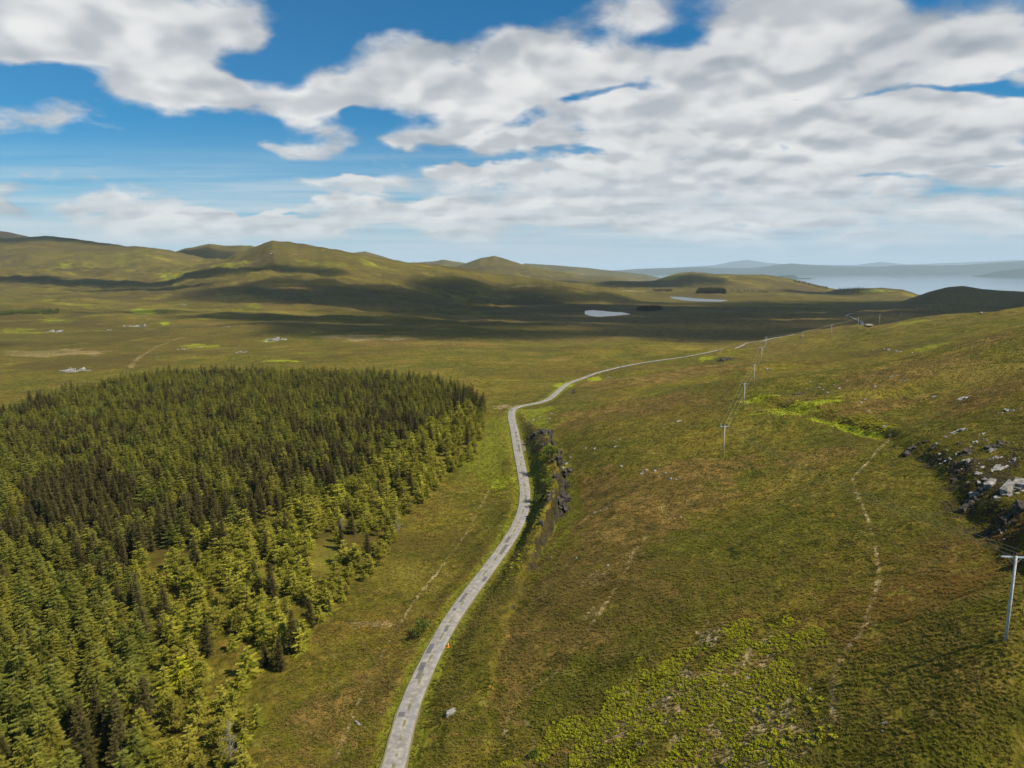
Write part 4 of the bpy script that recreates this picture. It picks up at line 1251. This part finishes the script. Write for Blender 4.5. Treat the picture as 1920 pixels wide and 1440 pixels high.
# ---------------------------------------------------------------- rocks
def mat_rock():
    m, g, b, out = mat('pale_rock')
    p = g.node('ShaderNodeTexCoord').outputs['Object']
    oi = g.node('ShaderNodeObjectInfo').outputs['Random']
    n = g.noise(p, 0.9, 6, 0.65); f = g.noise(p, 5.0, 5, 0.7)
    col = g.mix(g.step(n, 0.36, 0.60), (0.12, 0.110, 0.095), (0.36, 0.335, 0.30))
    col = g.mix(g.step(f, 0.54, 0.66, 0, .8), col, (0.07, 0.065, 0.055))
    g.put(b.inputs['Base Color'], col); b.inputs['Roughness'].default_value = .9
    bm = g.node('ShaderNodeBump'); bm.inputs['Strength'].default_value = .8; bm.inputs['Distance'].default_value = .12
    g.put(bm.inputs['Height'], g.m('ADD', n, g.m('MULTIPLY', f, .4))); g.put(b.inputs['Normal'], bm.outputs[0])
    return m
M_ROCK = mat_rock()
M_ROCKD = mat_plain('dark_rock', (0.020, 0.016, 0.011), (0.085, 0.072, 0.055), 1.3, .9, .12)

def hull_block(bm, c, size, rd, tilt, yaw):
    mt = Matrix.Translation(c) @ Matrix.Rotation(yaw, 4, 'Z') @ Matrix.Rotation(tilt, 4, 'Y') @ Matrix.Rotation(rd.uniform(-.15, .15), 4, 'X')
    vs = []
    for sx_ in (-1, 1):
        for sy_ in (-1, 1):
            for sz_ in (-1, 1):
                for _ in range(2):
                    v = Vector((sx_ * size[0] * rd.uniform(.45, 1), sy_ * size[1] * rd.uniform(.35, 1), sz_ * size[2] * rd.uniform(.6, 1)))
                    vs.append(bm.verts.new(mt @ v))
    r = bmesh.ops.convex_hull(bm, input=vs)
    bmesh.ops.delete(bm, geom=[v for v in {*r['geom_interior'], *r['geom_unused']} if isinstance(v, bmesh.types.BMVert)], context='VERTS')

import bmesh
def outcrop(px, py, wpx, n, label, seed, hrel=.3, m=None, name='rock_outcrop', tilt=-.35, yaw=.5, spread=1.0, cat='rock', group=None, dep=.7):
    rd = random.Random(seed)
    X, Y, Z = hit(px, py)
    w = wpx * (Y * CP + (CAMZ - Z) * SP) / 1280.0
    bm = bmesh.new()
    m_ = n if n == 1 else n * 3 + 2
    for i in range(m_):
        big = i < max(1, n // 2)
        s = w * (.62 if n == 1 else (.26 if big else .085)) * rd.uniform(.7, 1.15) * (1 if n == 1 else (4.0 / (n + 1)) ** .3)
        if n == 1: ox = oy = 0.0
        else:
            ox = rd.uniform(-.5, .5) * w * spread * (.7 if big else 1.0)
            oy = rd.gauss(0, .16) * w * dep + .22 * ox
        oz = float(zg(X + ox, Y + oy)) - Z
        hull_block(bm, Vector((ox, oy, oz + s * hrel * .2)), (s, s * rd.uniform(.45, .85) * dep, s * hrel * rd.uniform(.6, 1.3)), rd, tilt * rd.uniform(-.2, 1.2), yaw + rd.uniform(-.7, .7))
    me = bpy.data.meshes.new(name); bm.to_mesh(me); bm.free()
    me.materials.append(m or M_ROCK)
    o = link(name, me, loc=(X, Y, Z))
    return tag(o, label, cat, group)

# far and mid moor outcrops on the left
OC = [(142,696,48,5,'long pale slab outcrop nearest the tree tops on the left edge moor',.34), (515,638,46,6,'pale jagged outcrop running diagonally up the moor above the plantation',.4),
      (452,661,22,4,'pale outcrop just behind the plantation trees, with smaller stones to its side',.4), (343,655,20,3,'white outcrop beside the end of the curving moor track',.4),
      (374,652,11,2,'small white boulder pair right of the curving moor track',.5), (254,612,32,5,'grey outcrop lying in a patch of cloud shadow on the moor',.35),
      (208,619,12,2,'little white outcrop left of the shaded grey one',.4), (98,622,30,5,'low string of pale rocks on the far left moor',.25), (583,624,12,2,'tiny pale rock on the open moor above the plantation',.4),
      (345,572,14,3,'distant pale rock patch below the left hill',.3), (588,562,8,2,'tiny pale rock in the shaded foot of the hill',.3), (425,613,10,2,'faint pale rock in tan grass on the moor',.3), (510,475,10,3,'small rock face near the dark summit',.5),
      (130,690,8,2,'small pale stone just left of the long slab outcrop',.5)]
for i, (a, b, w, n, lab, hr) in enumerate(OC):
    outcrop(a, b, w, n, lab, 600 + i, hr)
# hill on the right
OC2 = [(1842,915,66,5,'large pale-topped slab at the near end of the gully bluff',.42,M_ROCK), (1895,925,92,6,'broad layered grey rock face at the right edge of the gully bluff',.5,M_ROCK),
       (1908,968,80,6,'darker rock wall below the broad layered face at the right edge',.6,M_ROCKD), (1783,858,34,3,'white-topped block on the rim of the gully',.55,M_ROCK), (1764,866,30,3,'dark rounded block beside the white-topped one',.8,M_ROCKD),
       (1712,842,46,6,'dark broken rocks at the upper end of the gully',.5,M_ROCKD), (1738,850,34,5,'small mixed rocks between the gully head and the white-topped block',.5,M_ROCKD), (1812,852,38,4,'leaning grey ribs of rock above the gully',.6,M_ROCKD),
       (1860,882,60,5,'banded rock shelf in the middle of the bluff',.4,M_ROCK), (1905,862,30,3,'white rock shelf at the right edge above the bluff',.35,M_ROCK), (1866,838,54,6,'dark ledge with pale rim high on the bluff',.4,M_ROCKD),
       (1832,828,26,4,'pale stones on the turf above the gully',.3,M_ROCK), (1790,812,40,6,'string of white stones along the top of the bluff',.28,M_ROCK), (1845,812,20,3,'small white stones right of the long white string',.3,M_ROCK),
       (1824,945,52,6,'dark broken foot of the gully bluff',.6,M_ROCKD), (1862,992,56,5,'low dark boulders below the layered rock face',.5,M_ROCKD), (1885,772,26,4,'whitish outcrop with a dark overhang high on the right slope',.5,M_ROCK), (1905,768,22,4,'low pale stones right of the overhanging outcrop',.25,M_ROCK),
       (1806,748,32,6,'low grey outcrop in the turf of the right slope',.35,M_ROCK), (1495,740,30,5,'dark rock outcrop beyond the bright hollow',.5,M_ROCKD), (1362,674,34,6,'dark heathery rock ledge left of the pole line',.5,M_ROCKD),
       (1658,800,22,4,'pale rocks clustered at the head of the gully',.4,M_ROCK), (1673,812,18,4,'rubbly brown rocks where the sheep path meets the gully',.4,M_ROCKD), (1440,692,14,3,'whitish boulders right of the fourth pole',.5,M_ROCK),
       (1682,659,14,3,'white boulders on the upper right slope',.45,M_ROCK), (1672,706,20,4,'grey flat stones in the middle of the right slope',.3,M_ROCK), (1697,714,18,3,'pale stones just right of the flat grey ones',.35,M_ROCK),
       (1268,791,16,2,'long white stone on the brow left of the two-wire pole',.3,M_ROCK), (1245,796,8,2,'small dark-edged stones left of the long white one',.4,M_ROCK),
       (1075,738,8,2,'dark rock knob beside the road where it climbs',.8,M_ROCKD), (1140,708,10,3,'pale stones at the roadside brow',.4,M_ROCK), (1080,1048,10,2,'white stone on the brink above the road',.5,M_ROCK),
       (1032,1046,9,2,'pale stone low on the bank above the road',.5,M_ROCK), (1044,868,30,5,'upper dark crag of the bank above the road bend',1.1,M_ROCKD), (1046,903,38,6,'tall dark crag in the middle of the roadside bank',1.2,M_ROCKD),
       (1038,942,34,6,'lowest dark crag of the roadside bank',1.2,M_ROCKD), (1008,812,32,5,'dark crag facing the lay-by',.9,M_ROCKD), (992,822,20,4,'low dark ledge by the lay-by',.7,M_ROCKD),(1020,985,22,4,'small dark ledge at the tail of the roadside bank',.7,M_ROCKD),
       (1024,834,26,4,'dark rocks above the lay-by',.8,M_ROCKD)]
for i, (a, b, w, n, lab, hr, mt) in enumerate(OC2):
    outcrop(a, b, w, n, lab, 700 + i, hr, mt, yaw=.5 if a > 1100 else 1.4, tilt=-.35 if a > 1100 else -.1)
outcrop(846, 1337, 25, 1, 'large round white boulder in the grass right of the road', 801, .4, name='boulder', tilt=0, dep=.9)
outcrop(672, 1358, 17, 1, 'thin white stone lying in the meadow left of the road', 802, .3, name='boulder', tilt=0, dep=.35, yaw=-.4)
outcrop(1519, 1293, 10, 1, 'white stone in dark grass right of the bracken', 803, .6, name='boulder')
outcrop(1658, 1357, 9, 1, 'upper of two small white stones in the dark slope', 804, .5, name='boulder')
outcrop(1655, 1370, 8, 1, 'lower of two small white stones in the dark slope', 805, .4, name='boulder')
outcrop(1878, 1001, 10, 1, 'small white stone on the slope behind the nearest pole', 806, .4, name='boulder')
outcrop(1884, 1011, 9, 1, 'second small white stone close behind the nearest pole', 807, .4, name='boulder')
outcrop(783, 1343, 5, 1, 'small white stone beside the ditch along the road', 808, .6, name='boulder')
rb = random.Random(55)
for i in range(34):
    a = rb.uniform(1745, 1935); b = rb.uniform(0, 1)
    b = (862 + (a - 1745) * .72) * b + (822 + (a - 1745) * .10) * (1 - b)
    outcrop(a, b, rb.uniform(10, 26), 2 if i % 2 else 3, 'dark angular rock, one of many jutting from the heathery gully bluff', 1200 + i, rb.uniform(.5, .9), M_ROCKD if i % 3 else M_ROCK, name='rock', cat='rock', group='dark rocks jutting from the gully bluff')
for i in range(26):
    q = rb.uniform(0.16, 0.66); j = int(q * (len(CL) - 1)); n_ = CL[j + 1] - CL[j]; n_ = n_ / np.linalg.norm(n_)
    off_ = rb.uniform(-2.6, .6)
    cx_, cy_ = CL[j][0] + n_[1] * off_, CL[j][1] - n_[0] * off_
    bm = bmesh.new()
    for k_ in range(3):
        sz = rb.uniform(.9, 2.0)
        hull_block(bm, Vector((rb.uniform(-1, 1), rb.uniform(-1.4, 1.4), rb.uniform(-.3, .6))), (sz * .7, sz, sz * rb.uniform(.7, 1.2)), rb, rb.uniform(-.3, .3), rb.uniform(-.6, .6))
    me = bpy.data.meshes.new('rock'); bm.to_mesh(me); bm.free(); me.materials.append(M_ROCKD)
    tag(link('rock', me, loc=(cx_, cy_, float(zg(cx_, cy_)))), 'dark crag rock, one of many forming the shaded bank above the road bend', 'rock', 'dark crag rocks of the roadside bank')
# scattered loose stones
SETS = [('on the brow above the rock bank', [(1205,884),(1212,882),(1228,883),(1236,880),(1203,888),(1248,887),(1235,893),(1258,898),(1268,899),(1274,896)]),
        ('beside the brown knoll above the road', [(1152,827),(1162,825),(1153,838),(1098,841),(1115,842),(1165,875),(1240,952),(1140,1061),(1277,970)]),
        ('near the dark outcrop beyond the bright hollow', [(1519,717),(1538,720),(1536,728),(1543,732),(1512,730),(1551,737),(1563,722),(1588,714),(1573,729)]),
        ('on the upper right slope', [(1665,657),(1658,655),(1710,662),(1614,755),(1622,750),(1654,727),(1640,726),(1688,660),(1735,797),(1750,745),(1628,771),(1636,657),(1743,596),(1840,588)]),
        ('on the turf around the gully bluff', [(1820,838),(1850,826),(1775,845),(1835,870),(1900,830),(1870,860),(1803,880),(1850,900),(1880,905),(1815,905)]),
        ('along the lip of the roadside bank', [(1000,788),(1012,782),(1033,776),(1030,786),(1070,858),(1062,870),(1056,878),(1138,953),(1126,958),(1115,962)])]
k = 0
for where, L in SETS:
    for (a, b) in L:
        outcrop(a, b, 4 + 3 * ((k * 37) % 10) / 10, 1, 'small pale loose stone, one of those lying ' + where, 820 + k, .5, name='stone', cat='stone', group='loose stones ' + where, dep=.8)
        k += 1

# ---------------------------------------------------------------- power line
M_POLE = mat_plain('weathered_pole', (0.34, 0.32, 0.29), (0.50, 0.48, 0.45), 2.0)
M_ARM = mat_plain('galvanised_arm', (0.42, 0.44, 0.44), (0.52, 0.54, 0.54), 3.0, .6)
M_INS = mat_plain('brown_insulator', (0.03, 0.018, 0.012), (0.06, 0.035, 0.02), 5.0, .35)
M_INSB = mat_plain('teal_insulator', (0.10, 0.26, 0.30), (0.16, 0.34, 0.38), 5.0, .35)
M_WIRE = mat_plain('wire', (0.30, 0.26, 0.14), (0.36, 0.32, 0.18), 1.0, .5)
PH = 9.2
AW = 1.25
def pole_proto(mi):
    r = link('utility_pole', None)
    mb = MB(); tube(mb, [(0, 0, -1), (0, 0, 4), (0, 0, PH)], [.17, .15, .12], 10)
    link('shaft', mb.mesh('shaft', [M_POLE], smooth=True), r)
    mb = MB(); box(mb, (0, .15, PH - .18), (2 * AW + .2, .12, .13)); arm = link('crossarm', mb.mesh('crossarm', [M_ARM]), r)
    for s in (-1, 1):
        mb = MB(); tube(mb, [(s * .62, .16, PH - .26), (s * .10, .16, PH - .95)], [.03, .03], 5); link('brace', mb.mesh('brace', [M_ARM]), r)
    for q in (-AW, 0, AW):
        mb = MB(); tube(mb, [(q, .15, PH - .13), (q, .15, PH + .02), (q, .15, PH + .06), (q, .15, PH + .16), (q, .15, PH + .2), (q, .15, PH + .32)], [.03, .03, .12, .12, .09, .06], 8)
        link('insulator', mb.mesh('insulator', [mi]), arm)
    return r
def copy_tree(o, parent=None):
    c = o.copy(); COL.objects.link(c); c.parent = parent
    for ch in list(o.children): copy_tree(ch, c)
    return c
PL = [(1885,1200,'nearest, tallest-looking power pole with a pale crossarm at the right edge'), (1356,857,'power pole with teal insulators standing on the brow of the near hill'),
      (1394,766,'power pole standing in the bright hollow, third from the camera'), (1413,723,'power pole just beyond the bright hollow, fourth from the camera'),
      (1427,683,'power pole with white boulders at its foot'), (1435,655,'power pole beside the short pale stretch of road on the hilltop'),
      (1504,646,'power pole right of the hilltop road, first of the row turning right'), (1558,632,'power pole second in the row turning right along the crest'),
      (1608,617,'power pole with the far valley road directly behind it'), (1648,611,'power pole against the dark valley right of the far road'),
      (1690,598,'small distant power pole where the crest starts rising'), (1720,587,'small distant power pole above the bright grass on the crest'),
      (1745,581,'tiny distant power pole, second last of the row'), (1763,577,'tiny distant power pole at the end of the row')]
pr = rays([(a, b) for a, b, _ in PL]); poles = []
zs = [float(zg(a, b)) for a, b in pr]
proto_a = pole_proto(M_INS); proto_b = pole_proto(M_INSB)
TOPS = []
for i, (a, b) in enumerate(pr):
    if i < len(pr) - 1: dn = pr[i + 1] - pr[i]
    else: dn = pr[i] - pr[i - 1]
    dp = pr[i] - pr[i - 1] if i else dn
    t = dn / np.linalg.norm(dn) + dp / np.linalg.norm(dp)
    ang = math.atan2(t[1], t[0]) - math.pi / 2
    if i == 0: ang = R(-8)
    if i == 1: ang = R(4)
    o = proto_a if i == 0 else proto_b if i == 1 else copy_tree(proto_b if i % 3 == 1 else proto_a)
    o.location = (a, b, zs[i]); o.rotation_euler = (0, 0, ang)
    tag(o, PL[i][2], 'power pole', 'poles of the power line')
    TOPS.append([Vector((a + q * math.cos(ang) - .15 * math.sin(ang), b + q * math.sin(ang) + .15 * math.cos(ang), zs[i] + PH + .3)) for q in (-AW, 0, AW)])
for w, lab in enumerate(('left wire of the power line strung between the poles', 'middle wire of the power line strung between the poles', 'right wire of the power line strung between the poles')):
    P = []
    ext = TOPS[0][w] + (TOPS[0][w] - TOPS[1][w]) * .8 + Vector((10, 0, 4))
    seq = [ext] + [t[w] for t in TOPS]
    for i in range(len(seq) - 1):
        L = (seq[i + 1] - seq[i]).length
        for k_ in range(10):
            f = k_ / 10; p = seq[i].lerp(seq[i + 1], f); p.z -= 4 * f * (1 - f) * L * .014
            P.append(tuple(p))
    P.append(tuple(seq[-1]))
    mb = MB(); tube(mb, P, [.021] * len(P), 4, 0, False)
    tag(link('power_line', mb.mesh('power_line', [M_WIRE])), lab, 'power line')

# fence posts far off are left to the haze; the orange cone by the road
M_CONE = mat_plain('orange_plastic', (0.75, 0.16, 0.01), (0.85, 0.22, 0.015), 2, .5)
M_CONEW = mat_plain('white_band', (0.7, 0.7, 0.68), (0.8, 0.8, 0.78), 2, .4)
X, Y, Z = hit(840, 1213)
r = link('traffic_cone', None, loc=(X, Y, Z)); tag(r, 'orange traffic cone on the grass verge beside the road', 'traffic cone'); r.scale = (1.0,) * 3
mb = MB(); tube(mb, [(0, 0, .04), (0, 0, .95)], [.20, .05], 16); link('cone_body', mb.mesh('cone_body', [M_CONE], smooth=False), r)
mb = MB(); box(mb, (0, 0, .02), (.52, .52, .05)); link('base', mb.mesh('base', [M_CONE]), r)
mb = MB(); tube(mb, [(0, 0, .52), (0, 0, .68)], [.135, .108], 16, 0, False); link('reflective_band', mb.mesh('reflective_band', [M_CONEW]), r)
# ---------------------------------------------------------------- overhead clouds that shade the moor
def build_clouds():
    m = bpy.data.materials.new('cloud'); m.use_nodes = True
    nt = m.node_tree; nt.nodes.clear(); g = NT(nt)
    out = g.node('ShaderNodeOutputMaterial')
    df = g.node('ShaderNodeBsdfDiffuse'); df.inputs[0].default_value = (0.9, 0.9, 0.9, 1)
    tl = g.node('ShaderNodeBsdfTranslucent'); tl.inputs[0].default_value = (0.5, 0.5, 0.5, 1)
    tr = g.node('ShaderNodeBsdfTransparent')
    m1 = g.node('ShaderNodeMixShader'); m1.inputs[0].default_value = 0.4
    nt.links.new(df.outputs[0], m1.inputs[1]); nt.links.new(tl.outputs[0], m1.inputs[2])
    m2 = g.node('ShaderNodeMixShader')
    th = g.attr('thick').outputs['Fac']
    a = g.m('SUBTRACT', 1.0, g.m('POWER', 2.718, g.m('MULTIPLY', th, -0.013)))
    g.put(m2.inputs[0], a)
    nt.links.new(tr.outputs[0], m2.inputs[1]); nt.links.new(m1.outputs[0], m2.inputs[2])
    nt.links.new(m2.outputs[0], out.inputs[0])
    ALT = 2000.0
    # ground ellipses the clouds shade: (x, y, rx, ry, strength)
    E = [(250, 1450, 600, 560, 1), (950, 1500, 520, 520, 1), (-60, 1800, 260, 320, .9), (-380, 1480, 270, 240, 1), (-150, 980, 320, 60, .9), (420, 820, 330, 170, .9), (-60, 800, 240, 90, .8), (-1150, 1850, 430, 90, 1), (-900, 1640, 160, 40, .8),
         (-1900, 2850, 700, 200, 1), (-760, 2420, 260, 130, 1), (600, 3000, 260, 160, .8), (1500, 1900, 500, 300, 1), (-300, 850, 90, 26, .6), (-480, 660, 80, 24, .5), (-620, 1050, 130, 22, .7),
         (-560, 2700, 120, 120, .6), (120, 3600, 300, 200, .6), (1300, 2850, 200, 120, .7), (-700, 1900, 160, 60, .7), (-1500, 1250, 300, 50, .6), (-300, 2900, 200, 150, .7)]
    off = np.array([SUN.x, SUN.y]) / SUN.z
    n = 0
    V, F, T = [], [], []
    st = 26.0
    gx = np.arange(-3600, 2600, st); gy = np.arange(-220, 4300, st)
    X, Y = np.meshgrid(gx, gy)
    W = np.zeros_like(X)
    wx = X + 60 * fbm(X / 180, Y / 180, 4, 201); wy = Y + 45 * fbm(X / 180, Y / 180, 4, 202)
    for (cx, cy, rx, ry, s) in E:
        r = np.sqrt(((wx - cx) / rx) ** 2 + ((wy - cy) / ry) ** 2)
        W = np.maximum(W, s * np.clip((1.25 - r) / 0.65, 0, 1))
    W = W + 0.28 * fbm(X / 130, Y / 130, 4, 203) * (W > 0.02)
    # gaps that let the sun through
    for (cx, cy, rx, ry) in ((180, 1290, 140, 26), (60, 1050, 220, 22), (350, 1850, 180, 80), (-330, 1180, 150, 40), (560, 2300, 200, 120), (-250, 2250, 300, 120), (-520, 1560, 70, 60), (700, 1350, 160, 30), (-20, 1650, 80, 120), (480, 1120, 120, 24)):
        r = np.sqrt(((X - cx) / rx) ** 2 + ((Y - cy) / ry) ** 2)
        W = W - 1.2 * np.clip(1.3 - r, 0, 1)
    # keep the near hill in the sun
    near = 1 - sst(Y + 60 * fbm(X / 90, Y / 90, 3, 205), 560, 690)
    W = W - 2 * near
    W = np.clip(W, 0, 1)
    Tt = 120 * W ** 1.0
    up = ALT + Tt * 0.75 * (1 + 0.35 * fbm(X / 60, Y / 60, 3, 206)) + 0.5
    dn = ALT - Tt * 0.25 - 0.5
    DX = X + off[0] * (ALT - 80); DY = Y + off[1] * (ALT - 80)
    ny, nx = X.shape
    cell = np.maximum.reduce([W[:-1, :-1], W[1:, :-1], W[:-1, 1:], W[1:, 1:]]) > 0.004
    ii, jj = np.nonzero(cell)
    i = ii * nx + jj
    q = np.stack([i, i + 1, i + nx + 1, i + nx], 1)
    NV = nx * ny
    Vt = np.stack([DX, DY, up], -1).reshape(-1, 3); Vb = np.stack([DX, DY, dn], -1).reshape(-1, 3)
    # rim walls
    pad = np.zeros((ny + 1, nx + 1), bool); pad[1:ny, 1:nx] = cell
    def c(a, b_):
        return pad[a + 1, b_ + 1]
    walls = []
    for dy, dx, e0, e1 in ((-1, 0, (0, 0), (0, 1)), (1, 0, (1, 1), (1, 0)), (0, -1, (1, 0), (0, 0)), (0, 1, (0, 1), (1, 1))):
        k = ~pad[ii + 1 + dy, jj + 1 + dx]
        a = (ii[k] + e0[0]) * nx + jj[k] + e0[1]; b_ = (ii[k] + e1[0]) * nx + jj[k] + e1[1]
        walls.append(np.stack([a + NV, b_ + NV, b_, a], 1))
    Q = np.vstack([q, q[:, ::-1] + NV] + walls)
    VV = np.vstack([Vt, Vb]); tt = np.concatenate([Tt.ravel(), Tt.ravel()])
    used = np.unique(Q); rem = np.full(len(VV), -1); rem[used] = np.arange(len(used))
    me = mesh_np('clouds', VV[used], rem[Q], [m], smooth=True, attrs={'thick': ('FLOAT', 'POINT', tt[used].astype(np.float32))})
    tag(link('clouds', me), 'broken white cumulus clouds overhead', kind='stuff')
build_clouds()

# ---------------------------------------------------------------- haze
def build_haze():
    bpy.ops.mesh.primitive_cube_add(size=1)
    o = bpy.context.active_object
    o.name = 'haze'; o.data.name = 'haze'
    z0, z1 = -32.0, 760.0
    o.scale = (150000, 130000, z1 - z0)
    o.location = (0, 30000, (z0 + z1) / 2)
    m = bpy.data.materials.new('haze'); m.use_nodes = True
    nt = m.node_tree; nt.nodes.clear(); g = NT(nt)
    out = g.node('ShaderNodeOutputMaterial')
    v = g.node('ShaderNodeVolumePrincipled')
    v.inputs['Color'].default_value = (0.76, 0.90, 1.0, 1)
    v.inputs['Density'].default_value = HAZE
    v.inputs['Anisotropy'].default_value = 0.0
    nt.links.new(v.outputs[0], out.inputs['Volume'])
    o.data.materials.append(m)
    tag(o, 'thin blue summer haze over moor and sea', kind='stuff')
HAZE = 3.6e-5
build_haze()
